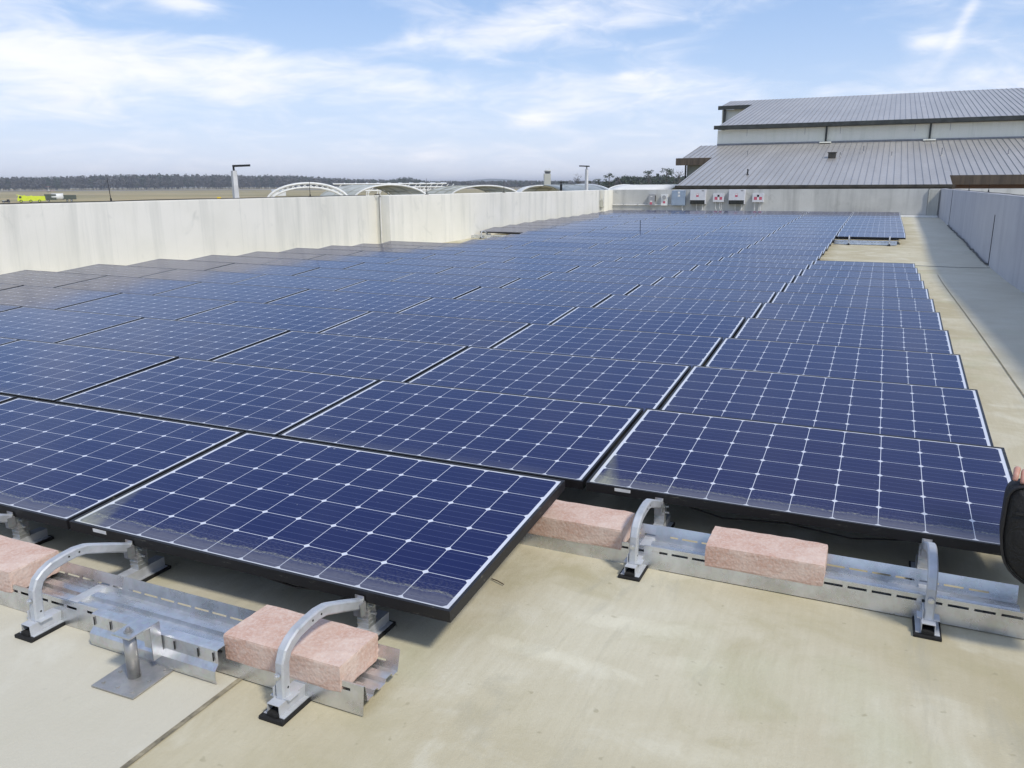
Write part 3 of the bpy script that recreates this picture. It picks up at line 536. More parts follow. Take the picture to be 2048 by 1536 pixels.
o, w_, h = boxthing('disconnect_switch', -10.66, -10.37, .295, .82, .17, MAT['disc_grey'], 'dark grey disconnect switch with a red and white label, leftmost of the wall switches', 'switch box')
lab_(o, -.08, .03, .05, .16, -.17); lab_(o, -.07, .03, .16, .23, -.17, MAT['sticker'], 'label_text'); MB().box(.147, .175, -.14, -.09, .18, .46, bev=.004).build('lever', MAT['black'], o); lab_(o, -.06, .04, .40, .44, -.17, MAT['sticker'], 'label_text')
o, w_, h = boxthing('meter_box', -10.08, -9.76, .298, .80, .14, MAT['white_paint'], 'white meter box with a round glass meter, left of the blue-grey cabinet', 'meter')
b = MB(); b.cyl((0, -.14, .38), (0, -.22, .38), .085, n=20); b.build('meter_glass', MAT['disc_grey'], o); lab_(o, -.06, .05, .1, .2, -.14)
o, w_, h = boxthing('junction_box', -12.46+.02, -12.10, .24, .56, .14, MAT['beige_box'], 'beige junction box in the far left corner beside the pier', 'electrical box'); o.location = (-12.72, 34.74, .24)
MB().tube([(.24, -.06, .52), (.24, -.06, .06), (.25, .1, .06)], .022, 6).build('conduit', MAT['white_conduit'], o); MB().tube([(0, -.06, 0), (0, -.06, -.4)], .018, 6).build('conduit', MAT['white_conduit'], o)
r = empty('horizontal_conduit', (-12.44, 35.96, .33)); tag(r, 'white conduit pipe running level along the back wall to the switch boxes', 'conduit'); MB().tube([(0, 0, 0), (2.95, 0, 0)], .022, 8).build('pipe', MAT['white_conduit'], r)
for x in (.55, 1.25, 2.0, 2.6): MB().box(x-.015, x+.015, -.03, .034, -.05, .05).build('pipe_clamp', MAT['galv'], r)
r = empty('cable_duct', (-10.4, 35.9, gz(-10, 36)+.12)); tag(r, 'low grey cable duct along the foot of the back wall behind the last panels', 'duct'); MB().box(0, 7.2, -.05, .04, -.05, .03, bev=.006).build('duct_body', MAT['galv'], r)
# ------------------------------------------------------------------ metal-roofed hangar behind
H = empty('hangar_building', (0, 60, AIR)); tag(H, 'large hangar with two tiers of lavender-grey standing seam roof and cream cladding', 'building')
SL = .178; E0 = 1.131
def hp(x, y, z): return (x, y-60, z-AIR)
def rf1(y): return E0+SL*(y-60)
def rf2(y): return 6.73+SL*(y-80.79)
XR = 30
b = MB(); th = .10
def slab(b, pts, zf):
    b.prism([hp(x, y, zf(y)) for x, y in pts], (0, 0, -th))
slab(b, [(-15.02, 60), (3.42, 60), (3.42, 63.48), (XR, 63.48), (XR, 81.39), (-17.73, 81.39), (-17.73, 73.74), (-15.02, 73.74)], rf1); b.build('lower_roof', MAT['roof'], H)
b = MB(); x = -17.6
while x < XR:
    y0 = 73.74 if x < -15.02 else (60 if x < 3.42 else 63.48)
    b.prism([hp(x-.011, y0, rf1(y0)), hp(x+.011, y0, rf1(y0)), hp(x+.011, 81.38, rf1(81.38)), hp(x-.011, 81.38, rf1(81.38))], (0, 0, .045)); x += .46
b.build('roof_seams', MAT['seam'], H)
b = MB(); slab(b, [(-15.93, 80.79), (XR, 80.79), (XR, 107), (-19.5, 107), (-19.5, 100.9), (-15.93, 100.9)], rf2); b.build('upper_roof', MAT['roof'], H)
b = MB(); x = -19.3
while x < XR:
    y0 = 100.9 if x < -15.93 else 80.79
    b.prism([hp(x-.011, y0, rf2(y0)), hp(x+.011, y0, rf2(y0)), hp(x+.011, 107, rf2(107)), hp(x-.011, 107, rf2(107))], (0, 0, .045)); x += .46
b.build('roof_seams', MAT['seam'], H)
b = MB(); b.prism([hp(-19.5, 107, rf2(107)), hp(-19.5, 107, rf2(107)-th), hp(-19.5, 140, 5)], (XR+19.5, 0, 0)); b.build('back_roof', MAT['roof'], H)
b = MB(); b.box(-16.1, XR, 21.39, 40, rf1(81)-AIR-.6, 6.35-AIR); b.build('clerestory_wall', MAT['cladding'], H)
b = MB(); b.box(-19.4, -15.0, 41.3, 47, 5-AIR, rf2(100.9)-AIR-.4); b.build('gable_wall', MAT['cladding'], H)
b = MB(); b.box(-14.6, 3.2, .6, 21, 0, rf1(60)-AIR-.35); b.build('wall', MAT['cladding'], H)
b = MB(); b.box(3.6, XR, 4.1, 20.9, 0, rf1(63)-AIR-.35); b.build('wall', MAT['brown'], H)
b = MB(); b.box(-17.4, -14.9, 14.3, 21.2, 0, rf1(73.7)-AIR-.55); b.build('wall', simple('dull_grey_cladding', (.28, .29, .25), .8, 0, .15, .8), H)
b = MB(); b.box(-15.05, 3.41, -.12, 0, E0-AIR-.30, E0-AIR+.03); b.box(-15.05, 3.41, -.2, -.121, E0-AIR-.14, E0-AIR+.01); b.build('fascia', MAT['fascia'], H)
z3 = rf1(63.48)-AIR; b = MB(); b.box(3.42, XR, 3.36, 3.475, z3-.62, z3+.02); b.box(3.43, 3.6, -.05, 3.35, z3-.95, z3-.6); b.build('fascia', MAT['brown'], H)
MB().box(3.45, XR, 3.9, 4.05, z3-.95, z3-.62).build('fascia', simple('rust_brown_band', (.12, .06, .03), .7), H)
z4 = rf1(73.74)-AIR; b = MB(); b.box(-18.3, -14.9, 13.62, 13.735, z4-.65, z4-.02); b.build('fascia', MAT['brown'], H)
z5 = 6.73-AIR; b = MB(); b.box(-16.35, XR, 20.6, 20.785, z5-.33, z5+.02); b.box(-16.0, XR, 20.785, 21.2, z5-.36, z5-.30); b.build('gutter', MAT['gutter'], H)
z6 = rf2(100.9)-AIR; MB().box(-19.8, -15.9, 40.7, 40.89, z6-.42, z6+.02).build('gutter', MAT['gutter'], H)
MB().box(-19.2, -18.9, 40.9, 41.1, 6-AIR, z6-.4).build('downspout', MAT['gutter'], H)
for x in (-6.1, 2.54): 
    MB().box(x-.08, x+.08, 21.2, 21.385, rf1(81.3)-AIR+.06, z5-.33).build('downspout', MAT['gutter'], H); MB().box(x-.5, x+.5, 20.7, 21.38, rf1(81)-AIR+.03, rf1(81.3)-AIR+.10).build('splash_pan', MAT['cladding'], H)
MB().tube([(-17.5, 14.2, z4-.6), (-17.5, 14.2, 0)], .08, 6).build('downspout', MAT['black'], H)
b = MB(); b.box(-16.1, XR, 21.30, 21.385, rf1(81.4)-AIR, rf1(81.4)-AIR+.14); b.build('flashing', MAT['seam'], H)
z7 = rf1(72.25)-AIR; b = MB(); b.box(-5.2, -4.62, 12.0, 12.9, z7-.1, z7+.42, bev=.02); b.box(-5.26, -4.56, 11.95, 12.95, z7+.42, z7+.47); b.build('roof_hatch', MAT['fascia'], H)
for x, y, h, r in ((-10.49, 64.5, .45, .055), (-12.0, 73.9, .5, .03), (-2.59, 74.9, .55, .04), (-.4, 72.75, .35, .03), (3.21, 72.5, .6, .04), (-4.32, 73, .35, .035), (7.79, 72.7, .35, .03), (-11.9, 61, .45, .012)):
    b = MB(); b.cyl((x, y-60, rf1(y)-AIR), (x, y-60, rf1(y)-AIR+h), r, n=8); b.cyl((x, y-60, rf1(y)-AIR), (x, y-60, rf1(y)-AIR+.08), r*2.2, r, n=8); b.build('vent_pipe', MAT['black'] if r > .05 else MAT['seam'], H)
for x in (-13.3, -8.0, -4.9, 1.3, 4.1): MB().box(x-.012, x+.012, 21.37, 21.389, z5-1.0, z5-.36).build('hanging_bracket', MAT['seam'], H)
MAT['beyond'] = simple('pale_roof_membrane', (.62, .60, .53), .8, 0, .1, .5)
# ------------------------------------------------------------------ lamps, canopies, tower
def lamp(x, y, ztop, w0, w1, ax, ay, arm, back, label, mat):
    o = empty('lamp_post', (x, y, AIR)); tag(o, label, 'lamp post', 'lamp posts beyond the parapet'); b = MB(); h = ztop-AIR
    k = bmesh.ops.create_cone(b.b, cap_ends=True, segments=4, radius1=w0*.72*1.35, radius2=w1*.72, depth=h); bmesh.ops.transform(b.b, matrix=Matrix.Translation((0, 0, h/2)) @ Matrix.Rotation(.4, 4, 'Z'), verts=k['verts']); b.build('pole', mat, o)
    d = Vector((ax, ay, 0)).normalized(); p = Vector((-d.y, d.x, 0)); b = MB(); b.cyl((0, 0, h), (0, 0, h+.13), .028, n=8); b.build('neck', MAT['black'], o)
    b = MB(); b.prism([tuple(-d*back+p*.14+Vector((0, 0, h+.10))), tuple(-d*back-p*.14+Vector((0, 0, h+.10))), tuple(d*arm-p*.10+Vector((0, 0, h+.12))), tuple(d*arm+p*.10+Vector((0, 0, h+.12)))], (0, 0, .055)); b.build('lamp_head', MAT['black'], o)
lamp(-17.6, 16.4, 1.70, .19, .12, .5, .45, .46, .03, 'tall pale lamp post with a flat black head, behind the left end of the parapet', MAT['lamp_conc'])
lamp(-14.4, 37.74, 2.03, .17, .11, -.95, -.3, .38, .14, 'pale lamp post with a flat black head pointing left, near the pale corner pier', MAT['lamp_conc'])
lamp(-18.46, 44.78, 1.28, .10, .10, .93, .33, .42, .1, 'short dark lamp post with a black head just showing over the parapet', MAT['black'])
def vault(name, A, B, rise, axis, label, skin=True, mat=None, group='arched white canopies beyond the parapet', rim=.09, ribs=3, truss=False, foot=0.0, under=True):
    A, B, ax = Vector(A), Vector(B), Vector(axis); o = empty(name, tuple(A.lerp(B, .5))); o.location.z = AIR; tag(o, label, 'canopy', group)
    org = o.location; n = 18; mid = (A+B)/2; half = (B-A)/2; hz_ = Vector((half.x, half.y, 0))
    def arc(t_, off, r_=0.0):
        a = PI*(.09+.82*t_); s0 = math.sin(PI*.09); zz = (math.sin(a)-s0)/(1-s0); k = -math.cos(a)/math.cos(PI*.09)
        return mid+hz_*k*(1+r_)+Vector((0, 0, zz*rise+r_*rise))+off-org
    def arcrim(off, r, nm, m_):
        MB().tube([arc(i/n, off) for i in range(n+1)], r, 6).build(nm, m_, o)
    arcrim(Vector((0, 0, 0)), rim, 'front_rim', MAT['white_paint'])
    if truss:
        b = MB(); p = [arc(i/n, Vector()) for i in range(n+1)]; q_ = [arc(i/n, ax*.0)+Vector((0, 0, -.30))*(1 if 0 < i < n else 0) + (mid-org-arc(i/n, Vector()))*.02 for i in range(n+1)]
        b.tube(q_, rim*.8, 6)
        for i in range(n): b.tube([p[i], q_[i+1]], .03, 4); b.tube([q_[i], p[i+1]], .03, 4)
        b.build('truss_web', MAT['white_paint'], o)
    if skin:
        b = MB(); m2 = 6
        G = [[b.b.verts.new(arc(i/n, ax*(j/m2), .012)) for i in range(n+1)] for j in range(m2+1)]
        for j in range(m2):
            for i in range(n): b.b.faces.new((G[j][i], G[j][i+1], G[j+1][i+1], G[j+1][i]))
        s_ = b.build('canopy_roof', mat or MAT['canopy_grey'], o, True); md = s_.modifiers.new('t', 'SOLIDIFY'); md.thickness = .04
        b = MB()
        for k in (.15, .35, .5, .65, .85): b.tube([arc(k, ax*0, -.03), arc(k, ax, -.03)], .05, 5)
        for j in range(1, ribs+1): b.tube([arc(i/n, ax*(j/(ribs+.0)), -.03) for i in range(n+1)], .06, 5)
        b.build('ribs', MAT['underside'], o)
    for P in (A, B):
        for j in ((0, 1) if skin else (0,)): q_ = P+ax*j-org; MB().cyl((q_.x, q_.y, 0), (q_.x, q_.y, P.z-org.z+.1), .12, n=8).build('column', MAT['white_paint'], o)
    return o
vault('canopy_arch', (-46.4, 51.0, .2), (-41.3, 55.1, .35), 1.22, (-.6, .6, 0), 'bare white lattice arch left of the other canopies, without a roof skin', skin=False, truss=True, rim=.10)
vault('curved_canopy', (-46.7, 63.5, .2), (-40.8, 67.3, .2), 1.15, (-3.2, -1.2, 0), 'curved grey canopy with a thin white rim, second arch from the left', mat=MAT['canopy_grey'])
vault('curved_canopy', (-43.5, 77.0, .3), (-36.9, 80.3, .3), .92, (-3.0, -1.0, 0), 'broad curved canopy with a white rim, in the middle of the arches', mat=MAT['canopy_grey'])
vault('curved_canopy', (-41.5, 90.9, .2), (-36.8, 92.6, .2), .98, (-2.2, 3.2, 0), 'white closed canopy showing behind the middle arch', mat=MAT['canopy'])
vault('curved_canopy', (-36.5, 91.7, .4), (-26.0, 79.0, .5), .82, (-8.3, 7.5, 0), 'wide curved canopy with a bright white rim left of the corner pier', mat=MAT['canopy_grey'], rim=.12)
vault('curved_canopy', (-34.3, 102.7, .3), (-32.3, 114.0, .3), .92, (8.0, 1.8, 0), 'low white barrel canopy above the back wall, next to the hangar', mat=MAT['canopy'])
# open steel frame far behind the first canopies
o = empty('steel_frame_structure', (-76, 100, AIR)); tag(o, 'long open white steel frame structure showing between the first two arches', 'steel frame')
b = MB(); d = Vector((.80, .60, 0)); L0 = 17
for z_ in (1.55, 1.05, .55): 
    for k in (0, 6): q_ = Vector((-.6*k, .8*k, z_-AIR)); b.tube([q_, q_+d*L0], .10, 4)
b.build('beams', MAT['white_paint'], o)
for i in range(11):
    for k in (0, 6): b = MB(); q_ = d*(i*L0/10)+Vector((-.6*k, .8*k, 0)); b.tube([q_, q_+Vector((0, 0, 1.0-AIR))], .09, 4); b.tube([q_+Vector((0, 0, .2-AIR)), q_+d*1.2+Vector((0, 0, 1.5-AIR))], .07, 4); b.build('post', MAT['white_paint'], o)
b = MB()
for i in range(11): q_ = d*(i*L0/10)+Vector((0, 0, 1.6-AIR)); b.tube([q_, q_+Vector((-3.6, 4.8, .05))], .12, 4)
b.build('roof_purlins', MAT['white_paint'], o)
# control tower
o = empty('control_tower', (-335.5, 833, AIR)); tag(o, 'square pale airport control tower with a dark glazed cab, beyond the canopies', 'control tower'); o.rotation_euler = (0, 0, .35)
MB().box(-3.4, 3.4, -3.4, 3.4, 0, 19).build('shaft', MAT['tower'], o); MB().box(-4.2, -3.2, -2.6, 2.6, 0, 19.4).build('stair_shaft', MAT['canopy_grey'], o)
b = MB(); 
for k in range(-2, 3): b.box(k*1.35-.12, k*1.35+.12, -3.55, -3.4, 0, 18.6)
b.build('fins', MAT['tower'], o)
b = MB(); k = bmesh.ops.create_cone(b.b, cap_ends=True, segments=8, radius1=2.6, radius2=3.6, depth=2.6); bmesh.ops.transform(b.b, matrix=Matrix.Translation((0, 0, 20.3)), verts=k['verts']); b.build('glazed_cab', MAT['glass_dark'], o)
b = MB(); k = bmesh.ops.create_cone(b.b, cap_ends=True, segments=8, radius1=3.8, radius2=3.5, depth=.8); bmesh.ops.transform(b.b, matrix=Matrix.Translation((0, 0, 22.0)), verts=k['verts']); b.build('cab_roof', MAT['tower'], o)
b = MB()
for k in range(4): b.cyl((-2+k*1.3, 0, 22.3), (-2+k*1.3, 0, 24.2+(k % 2)*.8), .12, n=4)
b.build('antennas', MAT['tower'], o)
# ------------------------------------------------------------------ airfield, vehicles
def tz(x, y):
    d = math.hypot(x+.6, y+1.9); k = math.degrees(math.atan2(x+.6, y+1.9))
    g_ = .0033*max(0, min(1, (-8-k)/20)); return AIR+g_*max(0, min(d, 1650)-550)
b = MB(); rad = [0, 60, 200, 400, 550, 800, 1100, 1500, 1650, 3000, 6000, 12000, 25000]; NA = 96; rings = []
for r in rad:
    rings.append([b.b.verts.new((-.6+r*math.sin(2*PI*k/NA), -1.9+r*math.cos(2*PI*k/NA), tz(-.6+r*math.sin(2*PI*k/NA), -1.9+r*math.cos(2*PI*k/NA)))) for k in range(NA)] if r else [b.b.verts.new((-.6, -1.9, AIR))])
for k in range(NA): b.b.faces.new((rings[0][0], rings[1][k], rings[1][(k+1) % NA]))
for A, B in zip(rings[1:], rings[2:]):
    for k in range(NA): b.b.faces.new((A[k], B[k], B[(k+1) % NA], A[(k+1) % NA]))
tag(b.build('airfield_ground', MAT['grass'], smooth=True), kind='structure')
def polar(a_deg, d): a = math.radians(a_deg); return (-.6+d*math.sin(a), -1.9+d*math.cos(a))
b = MB()
for (d0, d1) in ((1240, 1330),):
    P0 = []
    for i in range(21):
        a = -66+i*2.2; c_ = math.cos(math.radians(a+36)); x0, y0 = polar(a, d0/c_); x1, y1 = polar(a, d1/c_); P0.append((b.b.verts.new((x0, y0, tz(x0, y0)+.5)), b.b.verts.new((x1, y1, tz(x1, y1)+.5))))
    for A, B in zip(P0, P0[1:]): b.b.faces.new((A[0], B[0], B[1], A[1]))
tag(b.build('runway', MAT['runway']), kind='structure')
# fire truck: x forward = left in the view
def at(px_a, d): x, y = polar(px_a, d); return x, y
TA = -55.1
def wheels(o, xs, r, yw, mat=MAT['tyre']):
    for x in xs:
        for s in (-1, 1):
            wl = empty('wheel', (0, 0, 0)); wl.parent = o; wl.location = (x, s*yw, r)
            MB().cyl((0, -.25, 0), (0, .25, 0), r, n=20).build('tyre', mat, wl); MB().cyl((0, s*.26-.02, 0), (0, s*.26+.02, 0), r*.5, n=12).build('rim', MAT['lime'] if mat is MAT['tyre'] and r > .6 else MAT['galv'], wl)
x, y = polar(-54.58, 478); o = empty('fire_truck', (x, y, AIR), (0, 0, math.radians(180+54.0))); tag(o, 'lime-yellow three-axle airport fire truck parked beyond the left parapet', 'fire truck')
b = MB(); b.prism([(6.1, -1.4, .75), (6.1, -1.4, 1.9), (5.5, -1.4, 3.3), (4.0, -1.4, 3.5), (3.6, -1.4, 3.2), (3.2, -1.4, 3.2), (-6.0, -1.4, 3.1), (-6.1, -1.4, .9), (-1.2, -1.4, .75)], (0, 2.8, 0)); bd = b.build('body', MAT['lime'], o)
MB().prism([(6.12, -1.2, 1.95), (5.53, -1.2, 3.2), (5.54, -1.2, 3.2), (6.13, -1.2, 1.95)], (0, 2.4, 0)).build('windscreen', MAT['glass_dark'], o)
for s in (-1, 1): MB().box(4.2, 5.3, s*1.405-.01, s*1.405+.01, 2.1, 3.1).build('side_window', MAT['glass_dark'], o)
for i in range(4):
    x0 = 2.6-i*2.0; MB().box(x0-1.5, x0, -1.43, -1.402, 1.5, 2.7).build('locker_shutter', MAT['lime'], o)
MB().cyl((4.9, 0, 3.5), (6.3, 0, 3.75), .14, n=8).build('water_cannon', MAT['lime'], o); MB().box(2.5, 3.3, -1.2, 1.2, 3.2, 3.55).build('roof_box', MAT['lime'], o); MB().box(-.5, .4, -1.0, 1.0, 3.1, 3.35).build('roof_box', MAT['lime'], o)
wheels(o, (4.6, .4, -3.4), .68, 1.25)
x, y = polar(-53.05, 490); o = empty('tank_truck', (x, y, AIR), (0, 0, math.radians(180+52))); o.scale = (1, 1, 1.22); tag(o, 'dark olive tank truck with a white middle section behind the yellow fire truck', 'truck')
MB().box(1.8, 7.2, -1.3, 1.3, .8, 3.2, bev=.08).build('cab_body', MAT['olive'], o); MB().box(-7.4, -1.4, -1.3, 1.3, .9, 2.8, bev=.08).build('rear_body', MAT['olive'], o)
b = MB(); b.cyl((-1.5, 0, 2.1), (4.0, 0, 2.1), 1.35, n=20); b.build('white_tank', MAT['white_paint'], o, True); MB().cyl((-1.0, -1.36, 1.9), (-1.0, -1.5, 1.9), .8, n=18).build('hose_reel', MAT['white_paint'], o)
MB().box(-4.4, -3.8, -1.33, -1.31, 1.5, 2.1).build('side_marking', MAT['white_paint'], o); MB().box(-6.4, -5.9, -1.33, -1.31, 1.4, 1.9).build('side_marking', MAT['canopy_grey'], o); wheels(o, (5.5, -3, -5), .5, 1.15)
x, y = polar(-55.9, 470); o = empty('tow_tractor', (x, y, AIR), (0, 0, math.radians(180+56))); tag(o, 'low dark airport tow tractor at the left edge of the photo', 'tractor')
MB().box(-1.7, 1.7, -.8, .8, .35, 1.0, bev=.08).build('body', MAT['black'], o); MB().box(-1.5, -.3, -.7, .7, 1.0, 1.75, bev=.1).build('cab', MAT['black'], o); MB().box(.6, 1.5, -.7, .7, 1.0, 1.3, bev=.08).build('hood', MAT['canopy_grey'], o); wheels(o, (1.1, -1.1), .38, .75)
x, y = polar(-53.62, 1090); zt_ = tz(x, y); o = empty('small_aircraft', (x, y, zt_), (0, 0, math.radians(54))); tag(o, 'tiny white and red aircraft parked far out on the airfield', 'aircraft')
b = MB(); b.cyl((0, -4, 2.2), (0, 3.5, 2.0), .5, 1.1, 14); b.build('fuselage', MAT['white_paint'], o, True); MB().box(-6.5, 6.5, -.2, 1.4, 1.6, 1.85).build('wing', MAT['red_paint'], o)
MB().prism([(-.12, -4.6, 2.2), (-.12, -2.6, 2.6), (-.12, -3.6, 7.0), (-.12, -4.8, 7.0)], (.24, 0, 0)).build('tail_fin', MAT['white_paint'], o); MB().box(-2.5, 2.5, -4.7, -3.7, 6.3, 6.5).build('tailplane', MAT['red_paint'], o)
for q_ in ((-1.6, .6), (1.6, .6), (0, 3)): MB().cyl((q_[0], q_[1], 0), (q_[0], q_[1], 1.6), .15, n=6).build('landing_gear', MAT['black'], o)
x, y = polar(-43.9, 410); o = empty('taxiway_sign', (x, y, AIR), (0, 0, math.radians(44))); tag(o, 'small yellow taxiway sign on the grass left of the first lamp post', 'sign')
MB().box(-.9, .9, -.08, .08, 1.5, 2.5, bev=.02).build('sign_board', MAT['yellow_sign'], o)
for s in (-.7, .7): MB().cyl((s, 0, 0), (s, 0, 1.5), .05, n=6).build('leg', MAT['black'], o)
x, y = polar(-40.1, 640); o = empty('white_shed', (x, y, AIR+.3), (0, 0, math.radians(40))); tag(o, 'small white shed on the airfield seen through the bare arch', 'shed')
MB().box(-5, 5, -3, 3, 0, 3.4).build('walls', MAT['white_paint'], o); MB().prism([(-5.2, -3.3, 3.4), (-5.2, 0, 4.6), (-5.2, 3.3, 3.4)], (10.4, 0, 0)).build('roof', MAT['canopy_grey'], o)
# ------------------------------------------------------------------ trees
def crown(b, c_, rx, ry, rz, n, s, mi=0, shape=0):
    for _ in range(n):
        while True:
            p = Vector((random.uniform(-1, 1), random.uniform(-1, 1), random.uniform(-1, 1)))
            if p.length <= 1: break
        if shape: p.x *= (1-p.z)*.6; p.y *= (1-p.z)*.6
        q_ = Vector((c_[0]+p.x*rx, c_[1]+p.y*ry, c_[2]+p.z*rz)); u = Vector([random.gauss(0, 1) for _ in range(3)]).normalized(); v = u.orthogonal().normalized(); v.rotate(Matrix.Rotation(random.uniform(0, 6.28), 3, u)) ; w_ = u.cross(v)
        k = s*random.uniform(.6, 1.4); f_ = b.b.faces.new([b.b.verts.new(q_+v*k*a+w_*k*c2) for a, c2 in ((-1, -.6), (1, -.7), (.8, .7), (-.9, .6))]); f_.material_index = mi
def wood(name, spec, mats, leaf, per):
    import numpy as np
    rg = np.random.default_rng(len(spec)); A = np.array(spec, float); n = len(A); x, y, z, h, mi = A.T; r = h*rg.uniform(.17, .26, n)
    g = rg.normal(size=(n, per, 3)); g /= np.linalg.norm(g, axis=2, keepdims=True); g *= rg.uniform(0, 1, (n, per, 1))**(1/2.4)
    g[..., :2] *= np.where(g[..., 2:] > 0, 1-.35*g[..., 2:], 1)
    c = np.stack([x, y, z+h*.56], 1)[:, None, :]+g*np.stack([r, r, h*.44], 1)[:, None, :]
    c = c.reshape(-1, 3); N = len(c); u = rg.normal(size=(N, 3)); u /= np.linalg.norm(u, axis=1, keepdims=True); v = np.cross(u, rg.normal(size=(N, 3))); v /= np.linalg.norm(v, axis=1, keepdims=True)
    k = (leaf*rg.uniform(.5, 1.5, N))[:, None]; q = np.stack([c+(v*a+u*b_)*k for a, b_ in ((-1, -.6), (1, -.7), (.8, .7), (-.9, .6))], 1).reshape(-1, 3)
    fm = np.repeat(mi, per).astype(int)
    w = h*.012; tq = []; tf = 0
    for dx, dy in ((1, 0), (0, 1)):
        P = [np.stack([x-w*dx, y-w*dy, z-1.5], 1), np.stack([x+w*dx, y+w*dy, z-1.5], 1), np.stack([x+w*dx*.5, y+w*dy*.5, z+h*.8], 1), np.stack([x-w*dx*.5, y-w*dy*.5, z+h*.8], 1)]; tq.append(np.stack(P, 1).reshape(-1, 3))
    V = np.concatenate([q]+tq); F = np.arange(len(V)).reshape(-1, 4); me = bpy.data.meshes.new(name); me.from_pydata(V.tolist(), [], F.tolist())
    me.polygons.foreach_set('material_index', np.concatenate([fm, np.full(2*n, 2)]).astype(np.int32)); return link(name, me, mats)
random.seed(5); spec = []
def prof(a):
    import bisect
    P = [(-62, 24), (-56, 22), (-53.5, 22), (-50, 26), (-46, 27), (-43.8, 25.5), (-42, 25), (-39, 24), (-37, 20), (-35, 17), (-31, 14), (-28, 12), (-24, 13), (-20, 13), (-10, 14)]
    for (a0, h0), (a1, h1) in zip(P, P[1:]):
        if a0 <= a <= a1: return h0+(h1-h0)*(a-a0)/(a1-a0)
    return 14
for k in range(1900):
    a = -62+44*random.random(); row = random.choice((0, 0, 1, 2)); d = 1500+row*40+random.uniform(-15, 15); x, y = polar(a, d); h = prof(a)*random.uniform(.80, 1.0)*(1+row*.03)*.97
    spec.append((x, y, tz(x, y), h, 0 if random.random() < (.25 if row == 0 else .6) else 1))
tag(wood('treeline', spec, [MAT['pine'], MAT['bare'], MAT['bark']], 1.0, 110), 'long dark wood of bare and evergreen trees along the far edge of the airfield', 'trees', kind='stuff')
spec = []
for k in range(900):
    a = -17.9+8.5*random.random(); 
    if random.random() < .25: a = -34.3+4.6*random.random()
    d = 430+random.uniform(0, 90) if a > -20 else 1250+random.uniform(0, 80); x, y = polar(a, d)
    h = (12.6 if a > -20 else 16)*random.uniform(.82, 1.0)*(.96+.04*math.sin(a*3))*(.8 if -20 < a < -17.3 else 1)
    if a < -20: h *= max(.35, 1-abs(a+31.7)/3.2)*1.35
    spec.append((x, y, tz(x, y) if a < -20 else AIR, h, 0 if random.random() < .8 else 1))
tag(wood('woods', spec, [MAT['pine'], MAT['bare'], MAT['bark']], .42, 120), 'nearer mixed pine wood above the back wall, left of the hangar', 'trees', kind='stuff')
b = MB(); N_ = 60
for i in range(N_):
    pass
P0 = []
for i in range(N_+1):
    a = -60+i*.95; h = 20+26*math.exp(-((a+25.5)/2.6)**2)+16*math.exp(-((a+22)/2.2)**2)+7*math.sin(a*.9); x0, y0 = polar(a, 5200); x1, y1 = polar(a, 6000); x2, y2 = polar(a, 7200)
    P0.append([b.b.verts.new((x0, y0, AIR-2)), b.b.verts.new((x1, y1, AIR+h+random.uniform(0, 2))), b.b.verts.new((x2, y2, AIR-2))])
for A, B in zip(P0, P0[1:]):
    for k in range(2): b.b.faces.new((A[k], B[k], B[k+1], A[k+1]))
tag(b.build('hills', simple('distant_forest_cover', (.05, .065, .04), .95, 0, .3, .01)), kind='structure')
def tree(a, d, h, label, kind, seed):
    random.seed(seed); x, y = polar(a, d); o = empty('pine_tree' if kind != 'bare' else 'bare_tree', (x, y, AIR)); tag(o, label, 'tree', 'single trees above the back parapet')
    b = MB(); b.tube([(0, 0, -.5), (.1, 0, h*.4), (-.1, .1, h*.75), (0, 0, h*.95)], h*.014, 6); L_ = MB(); ends = []
    for i in range(16 if kind != 'bare' else 34):
        z0 = h*random.uniform(.42 if kind == 'pine' else .3, .93); ang = random.uniform(0, 2*PI); ln = h*random.uniform(.10, .26)*(1.25-z0/h*.6); e_ = Vector((math.cos(ang)*ln, math.sin(ang)*ln, z0+ln*random.uniform(.1, .6 if kind != 'bare' else 1.2)))
        b.tube([(0, 0, z0), tuple(e_*.5+Vector((0, 0, z0*.5+.2))), tuple(e_)], h*.004, 4); ends.append(e_)
        if kind == 'bare':
            for _ in range(5): q_ = e_+Vector((random.gauss(0, 1), random.gauss(0, 1), abs(random.gauss(0, 1))))*h*.05; b.tube([tuple(e_*.8+Vector((0, 0, z0*.2))), tuple(q_)], h*.0022, 3)
    b.build('trunk', MAT['bark'], o)
    if kind != 'bare':
        for e_ in ends: crown(L_, e_, h*.075, h*.075, h*.04, 26, h*.013)
        crown(L_, (0, 0, h*.93), h*.1, h*.1, h*.05, 50, h*.013); L_.build('crown', MAT['pine'], o)
tree(-17.62, 330, 11.8, 'tall thin pine with a flat ragged crown, right of the second lamp post', 'pine', 1)
tree(-14.95, 400, 13.6, 'spreading pine standing above the wood, left of the umbrella-shaped pine', 'pine', 2)
tree(-13.75, 390, 14.8, 'umbrella-shaped pine standing highest above the wood, nearest the hangar', 'pine', 3)
tree(-19.75, 330, 9.9, 'leafless tree left of the second lamp post', 'bare', 4)
tree(-18.35, 320, 9.7, 'small dense dark evergreen just right of the second lamp post', 'dense', 5)
tree(-19.0, 320, 8.9, 'low dark evergreen behind the second lamp post', 'dense', 6)
tree(-12.9, 370, 11.6, 'leafless tree close to the left end of the hangar', 'bare', 7)
